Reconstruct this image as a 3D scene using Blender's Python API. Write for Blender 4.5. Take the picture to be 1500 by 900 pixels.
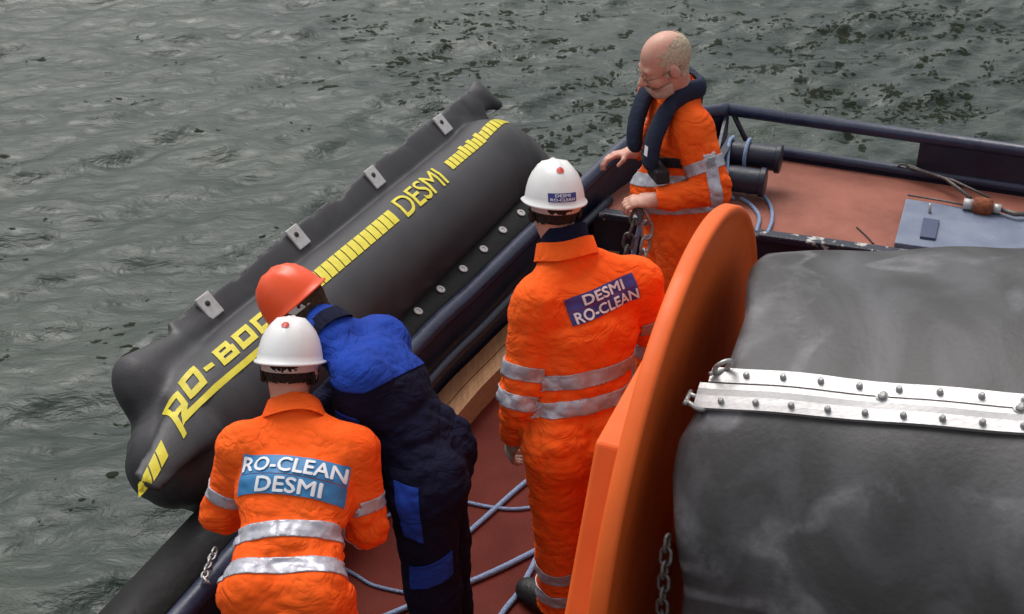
import bpy, bmesh, math, random
import numpy as np
from mathutils import Vector, Matrix, Quaternion
from mathutils.bvhtree import BVHTree
rad = math.radians
random.seed(5)
for o in list(bpy.data.objects): bpy.data.objects.remove(o)
scene = bpy.context.scene
COL = scene.collection

# ------------------------------------------------------------------ camera
CAM_H = 3.65; PITCH = rad(31); FPX = 2000.0          # focal length in px of the 1500 px wide photo
cd = bpy.data.cameras.new('camera'); cam = bpy.data.objects.new('camera', cd); COL.objects.link(cam)
cam.location = (0, 0, CAM_H); cam.rotation_euler = (math.pi/2-PITCH, 0, 0)
cd.sensor_width = 36; cd.lens = 36*FPX/1500; cd.clip_start = .05; cd.clip_end = 8000
scene.camera = cam
# ------------------------------------------------------------------ overcast sky + soft sun
world = bpy.data.worlds.new('World'); scene.world = world; world.use_nodes = True
wn = world.node_tree; wn.nodes.clear()
sky = wn.nodes.new('ShaderNodeTexSky'); sky.sky_type = 'NISHITA'; sky.sun_disc = False
SUN_EL, SUN_AZ = rad(60), rad(-25)                   # azimuth from +Y towards +X
sky.sun_elevation = SUN_EL; sky.sun_rotation = SUN_AZ; sky.dust_density = 4; sky.air_density = 1.5
hs = wn.nodes.new('ShaderNodeHueSaturation'); hs.inputs['Saturation'].default_value = .22
bg = wn.nodes.new('ShaderNodeBackground'); bg.inputs['Strength'].default_value = .11
wo = wn.nodes.new('ShaderNodeOutputWorld')
wn.links.new(sky.outputs[0], hs.inputs['Color']); wn.links.new(hs.outputs[0], bg.inputs[0]); wn.links.new(bg.outputs[0], wo.inputs[0])
sl = bpy.data.lights.new('sun', 'SUN'); sl.energy = 1.1; sl.angle = rad(35); sl.color = (1, .97, .93)
so = bpy.data.objects.new('sun', sl); COL.objects.link(so)
sd = Vector((math.sin(SUN_AZ)*math.cos(SUN_EL), math.cos(SUN_AZ)*math.cos(SUN_EL), math.sin(SUN_EL)))
so.rotation_euler = sd.to_track_quat('Z', 'Y').to_euler(); so.location = sd*30
vs = scene.view_settings; vs.view_transform = 'Standard'; vs.look = 'None'; vs.exposure = .48; vs.gamma = 1; vs.use_curve_mapping = False

# ------------------------------------------------------------------ photo pixel -> place
_F = np.array([0, math.cos(PITCH), -math.sin(PITCH)]); _R = np.array([1., 0, 0]); _U = np.cross(_R, _F); _O = np.array([0, 0, CAM_H])
def ray(x, y): return _F+_R*(x-750)/FPX+_U*(450-y)/FPX
def atz(x, y, z): d = ray(x, y); return _O+d*(z-CAM_H)/d[2]
A3 = lambda *v: np.array(v, float)
def unit(v): v = np.asarray(v, float); return v/np.linalg.norm(v)

# ------------------------------------------------------------------ materials
MATS = {}
def mat(name, col, rough=.6, metal=0, col2=None, nscale=8, bump=0, bscale=60, spec=.5, detail=6, lo=.35, hi=.7, stretch=None, sheen=0):
    m = bpy.data.materials.new(name); m.use_nodes = True; nt = m.node_tree; b = nt.nodes['Principled BSDF']
    b.inputs['Base Color'].default_value = (*col, 1); b.inputs['Roughness'].default_value = rough
    b.inputs['Metallic'].default_value = metal; b.inputs['Specular IOR Level'].default_value = spec
    if sheen: b.inputs['Sheen Weight'].default_value = sheen
    tc = nt.nodes.new('ShaderNodeTexCoord'); src = tc.outputs['Object']
    if stretch:
        mp = nt.nodes.new('ShaderNodeMapping'); mp.inputs['Scale'].default_value = stretch[0]; mp.inputs['Rotation'].default_value = stretch[1]
        nt.links.new(src, mp.inputs[0]); src = mp.outputs[0]
    if col2 is not None:
        n = nt.nodes.new('ShaderNodeTexNoise'); n.inputs['Scale'].default_value = nscale; n.inputs['Detail'].default_value = detail; n.inputs['Roughness'].default_value = .62
        r = nt.nodes.new('ShaderNodeValToRGB'); r.color_ramp.elements[0].position = lo; r.color_ramp.elements[1].position = hi
        r.color_ramp.elements[0].color = (*col, 1); r.color_ramp.elements[1].color = (*col2, 1)
        nt.links.new(src, n.inputs['Vector']); nt.links.new(n.outputs[0], r.inputs[0]); nt.links.new(r.outputs[0], b.inputs['Base Color'])
        mr = nt.nodes.new('ShaderNodeMapRange'); mr.inputs[1].default_value = .3; mr.inputs[2].default_value = .7
        mr.inputs[3].default_value = max(0, rough-.1); mr.inputs[4].default_value = min(1, rough+.1)
        nt.links.new(n.outputs[0], mr.inputs[0]); nt.links.new(mr.outputs[0], b.inputs['Roughness'])
    if bump:
        n2 = nt.nodes.new('ShaderNodeTexNoise'); n2.inputs['Scale'].default_value = bscale; n2.inputs['Detail'].default_value = 4
        bp = nt.nodes.new('ShaderNodeBump'); bp.inputs['Strength'].default_value = bump; bp.inputs['Distance'].default_value = .01
        nt.links.new(src, n2.inputs['Vector']); nt.links.new(n2.outputs[0], bp.inputs['Height']); nt.links.new(bp.outputs[0], b.inputs['Normal'])
    MATS[name] = m; return m
def cloth_creases(name, amt=.55, sc=7):
    nt = MATS[name].node_tree; b = nt.nodes['Principled BSDF']; old = b.inputs['Normal'].links[0].from_node if b.inputs['Normal'].links else None
    tc = nt.nodes.new('ShaderNodeTexCoord'); mp = nt.nodes.new('ShaderNodeMapping'); mp.inputs['Rotation'].default_value = (.5, .35, .8); mp.inputs['Scale'].default_value = (1, 1.1, 1.7)
    n = nt.nodes.new('ShaderNodeTexNoise'); n.inputs['Scale'].default_value = sc; n.inputs['Detail'].default_value = 3; n.inputs['Distortion'].default_value = 1.1; n.inputs['Roughness'].default_value = .5
    a = nt.nodes.new('ShaderNodeMath'); a.operation = 'SUBTRACT'; a.inputs[1].default_value = .5
    c = nt.nodes.new('ShaderNodeMath'); c.operation = 'ABSOLUTE'
    p = nt.nodes.new('ShaderNodeMath'); p.operation = 'POWER'; p.inputs[1].default_value = .75
    bp = nt.nodes.new('ShaderNodeBump'); bp.inputs['Strength'].default_value = amt; bp.inputs['Distance'].default_value = .03
    for x, y in ((tc.outputs['Object'], mp.inputs[0]), (mp.outputs[0], n.inputs['Vector']), (n.outputs[0], a.inputs[0]), (a.outputs[0], c.inputs[0]), (c.outputs[0], p.inputs[0]), (p.outputs[0], bp.inputs['Height'])): nt.links.new(x, y)
    if old: nt.links.new(old.outputs[0], bp.inputs['Normal'])
    nt.links.new(bp.outputs[0], b.inputs['Normal'])
mat('hivis', (.96, .130, .014), .85, col2=(.90, .098, .010), nscale=6, bump=.35, bscale=38, spec=.15)
mat('reflective', (.36, .36, .42), .38, .25, col2=(.5, .5, .55), nscale=30, bump=.3, bscale=45)
mat('navy_cloth', (.006, .007, .022), .9, col2=(.010, .011, .032), nscale=7, bump=.4, bscale=45, spec=.12)
mat('royal_cloth', (.012, .045, .30), .85, col2=(.018, .06, .38), nscale=7, bump=.4, bscale=45, spec=.15)
for nm_ in ('hivis', 'navy_cloth', 'royal_cloth'): cloth_creases(nm_)
mat('life_vest', (.010, .016, .038), .75, col2=(.018, .026, .055), nscale=14, bump=.3, bscale=60, spec=.25)
mat('black_strap', (.006, .005, .008), .7, bump=.2, bscale=120)
mat('skin', (.56, .27, .19), .5, col2=(.48, .19, .13), nscale=22, bump=.12, bscale=160, spec=.4)
mat('skin_pale', (.64, .37, .28), .45, col2=(.60, .27, .20), nscale=18, bump=.15, bscale=170, spec=.4)
mat('hair_brown', (.045, .024, .013), .8, col2=(.10, .055, .03), nscale=90, bump=.9, bscale=220, spec=.25)
mat('hair_dark', (.012, .009, .007), .8, col2=(.05, .035, .027), nscale=110, bump=.9, bscale=240, spec=.25)
mat('hair_grey', (.46, .35, .24), .8, col2=(.64, .52, .40), nscale=110, bump=.35, bscale=260, spec=.25)
mat('beard_grey', (.55, .42, .34), .85, col2=(.68, .58, .50), nscale=140, bump=.4, bscale=260, spec=.2)
mat('helmet_white', (.80, .79, .78), .32, col2=(.74, .73, .72), nscale=9, bump=.03, bscale=60)
mat('helmet_orange', (.90, .095, .02), .36, col2=(.82, .08, .018), nscale=9, bump=.03, bscale=60)
mat('helmet_red', (.55, .05, .03), .4)
mat('band_white', (.55, .54, .52), .7, bump=.2)
mat('glove', (.36, .33, .29), .9, col2=(.20, .18, .16), nscale=30, bump=.5, bscale=120, spec=.15)
mat('boot', (.010, .009, .009), .55, bump=.3, bscale=90)
mat('patch_navy', (.035, .04, .22), .55, bump=.1)
mat('patch_blue', (.03, .19, .42), .5, bump=.1)
mat('print_white', (.74, .75, .78), .5)
mat('print_yellow', (.66, .56, .018), .55, col2=(.56, .47, .02), nscale=25)
mat('rubber', (.028, .026, .029), .52, col2=(.048, .045, .050), nscale=3.5, bump=.12, bscale=90, spec=.45)
mat('rubber_black', (.008, .0075, .008), .6, col2=(.014, .013, .013), nscale=8, bump=.35, bscale=30, spec=.22)
mat('zinc', (.55, .53, .52), .5, .35, col2=(.42, .41, .40), nscale=40, bump=.1, bscale=90)
mat('steel', (.48, .47, .46), .42, .7, col2=(.30, .29, .28), nscale=40, bump=.15, bscale=90)
mat('steel_dark', (.16, .15, .145), .5, .6, col2=(.09, .07, .06), nscale=40, bump=.3, bscale=90)
mat('rust', (.30, .075, .022), .8, col2=(.12, .035, .018), nscale=40, bump=.5, bscale=120)
mat('reel_orange', (.86, .145, .022), .5, col2=(.76, .115, .018), nscale=5, bump=.06, bscale=30, spec=.28)
mat('boat_navy', (.007, .009, .022), .42, col2=(.014, .017, .036), nscale=7, bump=.2, bscale=40)
mat('boat_blue', (.014, .018, .046), .36, col2=(.030, .036, .072), nscale=7, bump=.2, bscale=40)
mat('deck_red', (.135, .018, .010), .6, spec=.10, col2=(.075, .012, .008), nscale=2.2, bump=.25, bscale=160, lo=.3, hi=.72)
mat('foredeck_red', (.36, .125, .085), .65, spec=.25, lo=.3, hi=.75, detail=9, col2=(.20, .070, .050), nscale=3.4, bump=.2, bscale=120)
mat('hatch_blue', (.135, .16, .235), .45, col2=(.20, .23, .30), nscale=5, bump=.2, bscale=80)
mat('hatch_dark', (.05, .065, .13), .5, bump=.2)
mat('timber', (.42, .22, .10), .65, col2=(.30, .145, .06), nscale=5, bump=.35, bscale=20, stretch=((14, 1.2, 14), (0, 0, rad(25))))
mat('rope_blue', (.16, .25, .45), .8, col2=(.34, .42, .56), nscale=160, bump=.9, bscale=200)
mat('specks', (.010, .016, .008), .75, col2=(.020, .023, .011), nscale=9, bump=.2, spec=.12)
mat('glass_rim', (.18, .12, .08), .35, .4)
mat('chipped', (.012, .014, .030), .5, col2=(.5, .48, .45), nscale=16, bump=.4, bscale=60, lo=.56, hi=.64)

# ------------------------------------------------------------------ object helpers (all vertices are given in world space)
BASE = {}
def empty(name, base, label=None, cat=None, group=None):
    o = bpy.data.objects.new(name, None); COL.objects.link(o); o.location = base; o.empty_display_size = .1
    BASE[o] = A3(*base); tag(o, label, cat, group); return o
def tag(o, label=None, cat=None, group=None, kind=None):
    if label: o['label'] = label
    if cat: o['category'] = cat
    if group: o['group'] = group
    if kind: o['kind'] = kind
    return o
def obj(name, V, F, material, parent=None, smooth=True, base=None, mats=None):
    V = np.asarray(V, float)
    b = BASE[parent] if parent is not None else (A3(*base) if base is not None else A3(0, 0, 0))
    me = bpy.data.meshes.new(name); me.from_pydata((V-b).tolist(), [], [list(map(int, f)) for f in F]); me.validate(); me.update()
    me.materials.append(MATS[material])
    for mm in (mats or []): me.materials.append(MATS[mm])
    if smooth: me.polygons.foreach_set('use_smooth', [True]*len(me.polygons))
    o = bpy.data.objects.new(name, me); COL.objects.link(o)
    if parent is not None: o.parent = parent
    else: o.location = b
    BASE[o] = b; return o
def inst(name, mesh, parent, M):
    o = bpy.data.objects.new(name, mesh); COL.objects.link(o); o.parent = parent
    o.matrix_local = Matrix.Translation(-Vector(BASE[parent])) @ M; BASE[o] = A3(*M.translation); return o
def bevel(o, w=.006, seg=2):
    m = o.modifiers.new('bevel', 'BEVEL'); m.width = w; m.segments = seg; m.limit_method = 'ANGLE'; m.angle_limit = rad(40)
    o.data.polygons.foreach_set('use_smooth', [False]*len(o.data.polygons)); return o
class MB:
    def __init__(s): s.V = []; s.F = []
    def add(s, V, F):
        n = len(s.V); s.V += [tuple(v) for v in np.asarray(V, float)]; s.F += [[i+n for i in f] for f in F]; return s
    def hexa(s, bot, top):        # two quads (ccw from above)
        return s.add(list(bot)+list(top), [[3, 2, 1, 0], [4, 5, 6, 7], [0, 1, 5, 4], [1, 2, 6, 5], [2, 3, 7, 6], [3, 0, 4, 7]])
    def box(s, c, ax, h):         # centre, 3 axes, half sizes
        c = A3(*c); x, y, z = [unit(a)*k for a, k in zip(ax, h)]
        return s.hexa([c-x-y-z, c+x-y-z, c+x+y-z, c-x+y-z], [c-x-y+z, c+x-y+z, c+x+y+z, c-x+y+z])
    def prism(s, poly, z0, z1):   # poly ccw list of (x,y); z may be per-vertex
        n = len(poly); z0 = np.broadcast_to(z0, n); z1 = np.broadcast_to(z1, n)
        V = [(x, y, z) for (x, y), z in zip(poly, z0)]+[(x, y, z) for (x, y), z in zip(poly, z1)]
        return s.add(V, [list(range(n))[::-1], list(range(n, 2*n))]+[[i, (i+1) % n, n+(i+1) % n, n+i] for i in range(n)])
    def tube(s, P, r, n=12, closed=False, caps=True):
        P = np.asarray(P, float); m = len(P); r = np.broadcast_to(r, m)
        T = np.gradient(P, axis=0) if not closed else np.roll(P, -1, 0)-np.roll(P, 1, 0)
        T /= np.linalg.norm(T, axis=1)[:, None]
        up = A3(0, 0, 1) if abs(T[0][2]) < .9 else A3(1, 0, 0); u = unit(np.cross(up, T[0])); V = []
        for i in range(m):
            u = unit(u-T[i]*np.dot(u, T[i])); w = np.cross(T[i], u)
            for k in range(n):
                a = 2*math.pi*k/n; V.append(P[i]+r[i]*(u*math.cos(a)+w*math.sin(a)))
        F = []
        for i in range(m if closed else m-1):
            for k in range(n):
                j = (i+1) % m; F.append([i*n+k, i*n+(k+1) % n, j*n+(k+1) % n, j*n+k])
        if caps and not closed: F += [list(range(n))[::-1], [(m-1)*n+k for k in range(n)]]
        return s.add(V, F)
    def lathe(s, prof, n=24, c=(0, 0, 0), ax=(0, 0, 1)):  # prof [(r, h)] low to high
        ax = unit(ax); u = unit(np.cross(ax, (1, 0, 0) if abs(ax[0]) < .9 else (0, 1, 0))); w = np.cross(ax, u); c = A3(*c); V = []
        for r, h in prof:
            for k in range(n):
                a = 2*math.pi*k/n; V.append(c+ax*h+max(r, 1e-4)*(u*math.cos(a)+w*math.sin(a)))
        m = len(prof)
        F = [[i*n+k, i*n+(k+1) % n, (i+1)*n+(k+1) % n, (i+1)*n+k] for i in range(m-1) for k in range(n)]
        F += [list(range(n))[::-1], [(m-1)*n+k for k in range(n)]]
        return s.add(V, F)
    def build(s, name, material, parent=None, smooth=False, base=None): return obj(name, s.V, s.F, material, parent, smooth, base)
def curve(P, n):                  # Catmull-Rom through points
    P = np.asarray(P, float); m = len(P); out = []
    Q = np.vstack([2*P[0]-P[1], P, 2*P[-1]-P[-2]])
    for t in np.linspace(0, m-1, n):
        i = min(int(t), m-2); f = t-i; a, b, c, d = Q[i:i+4]
        out.append(.5*(2*b+(c-a)*f+(2*a-5*b+4*c-d)*f*f+(3*b-a-3*c+d)*f**3))
    return np.array(out)

# ------------------------------------------------------------------ signed-distance modelling -> one continuous mesh
class Field:
    def __init__(s, lo, hi, res):
        s.lo = A3(*lo); s.res = res; s.n = np.ceil((A3(*hi)-s.lo)/res).astype(int)+1
        s.T = .07; s.d = np.full(s.n, s.T, np.float32); s.part = np.zeros(s.n, np.int8)
    def block(s, lo, hi):
        i0 = np.clip(np.floor((lo-s.lo)/s.res).astype(int), 0, s.n); i1 = np.clip(np.ceil((hi-s.lo)/s.res).astype(int)+1, 0, s.n)
        sl = tuple(slice(a, b) for a, b in zip(i0, i1))
        ax = [(s.lo[k]+s.res*np.arange(i0[k], i1[k])).astype(np.float32) for k in range(3)]
        return sl, ax[0][:, None, None], ax[1][None, :, None], ax[2][None, None, :]
    def _merge(s, sl, dn, k, part, sub):
        d = s.d[sl]
        if sub:
            dn = -dn; h = np.clip(.5-.5*(d-dn)/k, 0, 1); s.d[sl] = d*(1-h)+dn*h+k*h*(1-h); return
        if part is not None:
            p = s.part[sl]; p[dn < d] = part
        h = np.clip(.5+.5*(d-dn)/k, 0, 1); s.d[sl] = d*(1-h)+dn*h-k*h*(1-h)
    def cone(s, a, b, r1, r2, k=.03, part=None, wide=None, w=1.0, sub=False):
        a = A3(*a); b = A3(*b); R = max(r1, r2)*max(1, w)+s.T
        sl, X, Y, Z = s.block(np.minimum(a, b)-R, np.maximum(a, b)+R)
        ba = b-a; L2 = max(ba@ba, 1e-9); px, py, pz = X-a[0], Y-a[1], Z-a[2]
        h = np.clip((px*ba[0]+py*ba[1]+pz*ba[2])/L2, 0, 1)
        qx, qy, qz = px-h*ba[0], py-h*ba[1], pz-h*ba[2]; q2 = qx*qx+qy*qy+qz*qz
        if wide is not None:
            wd = unit(wide); l = qx*wd[0]+qy*wd[1]+qz*wd[2]; q2 = q2-l*l*(1-1/(w*w))
        s._merge(sl, np.sqrt(np.maximum(q2, 0))-(r1+(r2-r1)*h), k, part, sub)
    def ell(s, c, r, axes=None, k=.03, part=None, sub=False):
        c = A3(*c); r = A3(*r); ax = np.eye(3) if axes is None else np.array([unit(a) for a in axes]); R = r.max()+s.T
        sl, X, Y, Z = s.block(c-R, c+R); px, py, pz = X-c[0], Y-c[1], Z-c[2]; k0 = 0; k1 = 0
        for i in range(3):
            l = px*ax[i][0]+py*ax[i][1]+pz*ax[i][2]; k0 = k0+(l/r[i])**2; k1 = k1+(l/r[i]**2)**2
        k0 = np.sqrt(k0); k1 = np.sqrt(k1)+1e-9
        s._merge(sl, k0*(k0-1)/k1, k, part, sub)
    def half(s, p, n, k=.01):     # keep the side where (x-p).n < 0
        n = unit(n); sl, X, Y, Z = s.block(s.lo, s.lo+s.res*s.n)
        dn = (X-p[0])*n[0]+(Y-p[1])*n[1]+(Z-p[2])*n[2]; d = s.d
        h = np.clip(.5-.5*(d-dn)/k, 0, 1); s.d = (d*(1-h)+dn*h+k*h*(1-h)).astype(np.float32)
    def ripple(s, fn, band=.035):
        idx = np.argwhere(np.abs(s.d) < band)
        if len(idx): s.d[tuple(idx.T)] += fn(s.lo+idx*s.res, s.part[tuple(idx.T)]).astype(np.float32)
    def mesh(s):
        d = s.d; S = d < 0; n = s.n
        cnt = np.zeros(n-1, np.int8); offs = [(i, j, k) for i in (0, 1) for j in (0, 1) for k in (0, 1)]
        for i, j, k in offs: cnt += S[i:n[0]-1+i, j:n[1]-1+j, k:n[2]-1+k]
        cells = np.argwhere((cnt > 0) & (cnt < 8)); vid = np.full(n-1, -1, np.int32); vid[tuple(cells.T)] = np.arange(len(cells))
        val = np.stack([d[cells[:, 0]+i, cells[:, 1]+j, cells[:, 2]+k] for i, j, k in offs], 1)
        acc = np.zeros((len(cells), 3)); c = np.zeros(len(cells)); O8 = np.array(offs, float)
        for a in range(8):
            for b in range(a+1, 8):
                if np.abs(O8[a]-O8[b]).sum() == 1:
                    m = (val[:, a] < 0) != (val[:, b] < 0); t = np.where(m, val[:, a]/np.where(m, val[:, a]-val[:, b], 1), 0)
                    acc += m[:, None]*(O8[a]+t[:, None]*(O8[b]-O8[a])); c += m
        V = s.lo+s.res*(cells+acc/c[:, None]); F = []
        for ax in range(3):
            u, w = (ax+1) % 3, (ax+2) % 3
            s0 = [slice(None)]*3; s1 = [slice(None)]*3; s0[ax] = slice(0, -1); s1[ax] = slice(1, None)
            e = np.argwhere(S[tuple(s0)] != S[tuple(s1)]); e = e[(e[:, u] > 0) & (e[:, w] > 0) & (e[:, u] < n[u]-1) & (e[:, w] < n[w]-1)]
            q = []
            for du, dw in ((-1, -1), (0, -1), (0, 0), (-1, 0)):
                cc = e.copy(); cc[:, u] += du; cc[:, w] += dw; q.append(vid[tuple(cc.T)])
            q = np.stack(q, 1); ins = S[tuple(e.T)]; q[~ins] = q[~ins][:, ::-1]; F.append(q[(q >= 0).all(1)])
        F = np.vstack(F); P = s.part[tuple(cells.T)]
        return V, F, P
_rg = np.random.RandomState(3)
def folds(P, lam, seed, n=5, warp=1.6):
    r = np.random.RandomState(seed); out = 0
    for i in range(n):
        k = r.normal(size=3); k /= np.linalg.norm(k); k2 = r.normal(size=3); k2 /= np.linalg.norm(k2); l = lam*r.uniform(.7, 1.5)
        x = P@k*(2*math.pi/l)+warp*np.sin(P@k2*(2*math.pi/(lam*2.3))+r.uniform(0, 6))+r.uniform(0, 6)
        out = out+(1.9*(1-np.abs(np.sin(x*.5)))**2.2-.55)
    return out/n
def make_bvh(V, F): return BVHTree.FromPolygons([tuple(v) for v in V], [tuple(map(int, f)) for f in F])
def text_mesh(s, bold=.0, space=1.0, res=3):
    c = bpy.data.curves.new('t', 'FONT'); c.body = s; c.offset = 0; c.space_character = space; c.resolution_u = res; c.align_x = 'CENTER'
    t = bpy.data.objects.new('t', c); COL.objects.link(t); dg = bpy.context.evaluated_depsgraph_get()
    me = bpy.data.meshes.new_from_object(t.evaluated_get(dg)); V = np.array([v.co[:2] for v in me.vertices]); F = [list(p.vertices) for p in me.polygons]
    bpy.data.objects.remove(t); bpy.data.curves.remove(c); bpy.data.meshes.remove(me)
    if bold:
        n = len(V); sh = [(-bold, 0, 0), (bold, 0, .0006), (0, bold*.8, .0012), (0, -bold*.8, .0018)]
        F = [[i+k*n for i in f_] for k in range(4) for f_ in F]; V = np.vstack([np.c_[V+A3(a, b_), np.full(n, c_)] for a, b_, c_ in sh])
    else: V = np.c_[V, np.zeros(len(V))]
    mn, mx = V[:, :2].min(0), V[:, :2].max(0); V[:, :2] = (V[:, :2]-(mx+mn)/2)/(mx-mn)      # normalised to a unit box
    return V, F
def decal(name, uv, F, fmap, bvh, off, material, parent, cuts=2, maxlen=.03):
    """flat print laid on a surface: fmap(u,v) -> (origin, direction); every vertex is laid on the surface it faces"""
    bm = bmesh.new(); vs_ = [bm.verts.new((q_[0], q_[1], q_[2] if len(q_) > 2 else 0)) for q_ in uv]
    for f in F:
        try: bm.faces.new([vs_[i] for i in f])
        except ValueError: pass
    bmesh.ops.triangulate(bm, faces=bm.faces[:])
    for _ in range(cuts):
        es = []
        for e in bm.edges:
            a, b = [fmap(v.co.x, v.co.y) for v in e.verts]
            if np.linalg.norm(np.asarray(a[0])-np.asarray(b[0])) > maxlen: es.append(e)
        if not es: break
        bmesh.ops.subdivide_edges(bm, edges=es, cuts=1); bmesh.ops.triangulate(bm, faces=bm.faces[:])
    V = []; bm.verts.index_update()
    for v in bm.verts:
        o, d = fmap(v.co.x, v.co.y); h = bvh.ray_cast(Vector(o), Vector(d))
        p = h[0] if h[0] is not None else Vector(o)+Vector(d)*.3
        V.append(np.array(p)-unit(d)*(off+v.co.z))
    Fo = [[v.index for v in f.verts] for f in bm.faces]; bm.free()
    return obj(name, V, Fo, material, parent, True)

# ================================================================== WATER
WATER_Z = -.62
def wave_h(x, y, seed=11):
    r = np.random.RandomState(seed); h = np.zeros_like(x)
    sp = .35+.65*np.clip((x-y*.12-.2)/1.6, 0, 1)*np.clip((y-7)/2.5, 0, 1)   # choppier water off the bow
    for i in range(58):
        l = .14*(1.55/.14)**(r.rand()); a = rad(108)+r.normal()*.55; k = 2*math.pi/l
        ph = r.uniform(0, 7); amp = .0052*l**.85
        wx = x+.12*np.sin(y*1.7+ph)+.05*np.sin(x*3.1-y*2.2+ph*2)
        w = np.sin(k*(wx*math.cos(a)+y*math.sin(a))+ph)
        w = w+.35*np.abs(w)*w
        h += amp*w*(1 if l > .32 else .55+1.0*sp)
    return h*1.0
def grid_axis(lo, hi, st, far):
    c = list(np.arange(lo, hi, st)); s = st; a = [lo]; 
    while a[-1] > -far: s *= 1.22; a.append(a[-1]-s)
    s = st; b = [c[-1]]
    while b[-1] < far: s *= 1.22; b.append(b[-1]+s)
    return np.array(a[:0:-1]+c+b[1:])
gx = grid_axis(-6.2, 7.4, .036, 3000); gy = grid_axis(1.6, 14.2, .036, 3000)
X, Y = np.meshgrid(gx, gy, indexing='ij')
fade = np.clip(1-np.maximum.reduce([np.abs(X-.6)-6.8, np.abs(Y-7.9)-6.3, 0*X])/6, 0, 1)
Zw = WATER_Z+wave_h(X, Y)*fade
nx, ny = X.shape; idx = np.arange(nx*ny).reshape(nx, ny)
Vw = np.c_[X.ravel(), Y.ravel(), Zw.ravel()]
Fw = np.stack([idx[:-1, :-1], idx[1:, :-1], idx[1:, 1:], idx[:-1, 1:]], -1).reshape(-1, 4)
m = bpy.data.materials.new('water'); m.use_nodes = True; nt = m.node_tree; b = nt.nodes['Principled BSDF']; MATS['water'] = m
b.inputs['Roughness'].default_value = .10; b.inputs['IOR'].default_value = 1.333
tc = nt.nodes.new('ShaderNodeTexCoord')
n1 = nt.nodes.new('ShaderNodeTexNoise'); n1.inputs['Scale'].default_value = .55; n1.inputs['Detail'].default_value = 5
cr = nt.nodes.new('ShaderNodeValToRGB'); cr.color_ramp.elements[0].position = .35; cr.color_ramp.elements[1].position = .68
cr.color_ramp.elements[0].color = (.021, .033, .027, 1); cr.color_ramp.elements[1].color = (.040, .052, .041, 1)
mp = nt.nodes.new('ShaderNodeMapping'); mp.inputs['Rotation'].default_value = (0, 0, rad(-14)); mp.inputs['Scale'].default_value = (5.5, 11, 8)
n2 = nt.nodes.new('ShaderNodeTexNoise'); n2.inputs['Scale'].default_value = 1.0; n2.inputs['Detail'].default_value = 7; n2.inputs['Roughness'].default_value = .6; n2.inputs['Distortion'].default_value = .5
bp = nt.nodes.new('ShaderNodeBump'); bp.inputs['Strength'].default_value = .55; bp.inputs['Distance'].default_value = .045
for a, c in ((tc.outputs['Object'], n1.inputs['Vector']), (n1.outputs[0], cr.inputs[0]), (cr.outputs[0], b.inputs['Base Color']), (tc.outputs['Object'], mp.inputs[0]), (mp.outputs[0], n2.inputs['Vector']), (n2.outputs[0], bp.inputs['Height']), (bp.outputs[0], b.inputs['Normal'])): nt.links.new(a, c)
me = bpy.data.meshes.new('water'); me.vertices.add(len(Vw)); me.vertices.foreach_set('co', Vw.ravel())
me.loops.add(Fw.size); me.loops.foreach_set('vertex_index', Fw.ravel().astype(np.int32)); me.polygons.add(len(Fw))
me.polygons.foreach_set('loop_start', np.arange(0, Fw.size, 4, dtype=np.int32)); me.polygons.foreach_set('use_smooth', np.ones(len(Fw), bool))
me.update(calc_edges=True); me.validate(); me.materials.append(m)
wobj = bpy.data.objects.new('water', me); COL.objects.link(wobj); tag(wobj, 'grey green rippled harbour water around the workboat', kind='structure')

# dark green brown irregular flecks lying on the surface
rw = np.random.RandomState(21); mb = MB(); PX = []
def dark_fleck(x, y, L, ang):     # ragged rounded scrap
    n = 9; a = np.linspace(0, 2*math.pi, n, endpoint=False)+rw.uniform(0, 1); asp = rw.uniform(.28, .6); rr = L*.5*rw.uniform(.55, 1.15, n)
    u = np.cos(a)*rr; v = np.sin(a)*rr*asp; dx, dy = math.cos(ang), math.sin(ang)
    V = np.c_[x+dx*u-dy*v, y+dy*u+dx*v]; V = np.vstack([[x, y], V]); z = WATER_Z+wave_h(V[:, 0], V[:, 1])+.0035
    mb.add(np.c_[V, z], [[0, k+1, (k+1) % n+1] for k in range(n)])
def fleck_clump(p, n, spread, ang, lmax):
    for k in range(n):
        u = rw.normal()*spread; v = rw.normal()*spread*.30
        dark_fleck(p[0]+u*math.cos(ang)-v*math.sin(ang), p[1]+u*math.sin(ang)+v*math.cos(ang), .012+lmax*rw.rand()**2.2, ang+rw.normal()*.5)
for c in range(46):               # loose lines of flecks in the open water
    fleck_clump(atz(rw.uniform(-40, 760), rw.uniform(-30, 860), WATER_Z), rw.randint(5, 26), rw.uniform(.03, .20), rad(18)+rw.normal()*.15, .075)
cl = [(640, 110, 60, 35), (560, 50, 70, 30), (700, 60, 60, 40), (820, 90, 90, 60), (880, 160, 60, 50), (780, 40, 90, 40), (1090, 60, 60, 45), (1150, 90, 70, 35), (1000, 25, 80, 30), (1330, 70, 60, 45), (1400, 150, 45, 28), (1385, 35, 60, 30), (1240, 40, 60, 30), (1450, 60, 50, 40), (830, 200, 60, 40), (1290, 170, 50, 40), (1200, 140, 70, 40)]
for (cx, cy, sx, sy) in cl:
    for k in range(20):
        fleck_clump(atz(cx+rw.normal()*sx*.75, cy+rw.normal()*sy*.7, WATER_Z), rw.randint(6, 24), rw.uniform(.03, .13), rad(14)+rw.normal()*.5, .075)
tag(mb.build('floating_specks', 'specks'), 'dark green brown specks lying scattered on the water', 'seaweed', kind='stuff')

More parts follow.
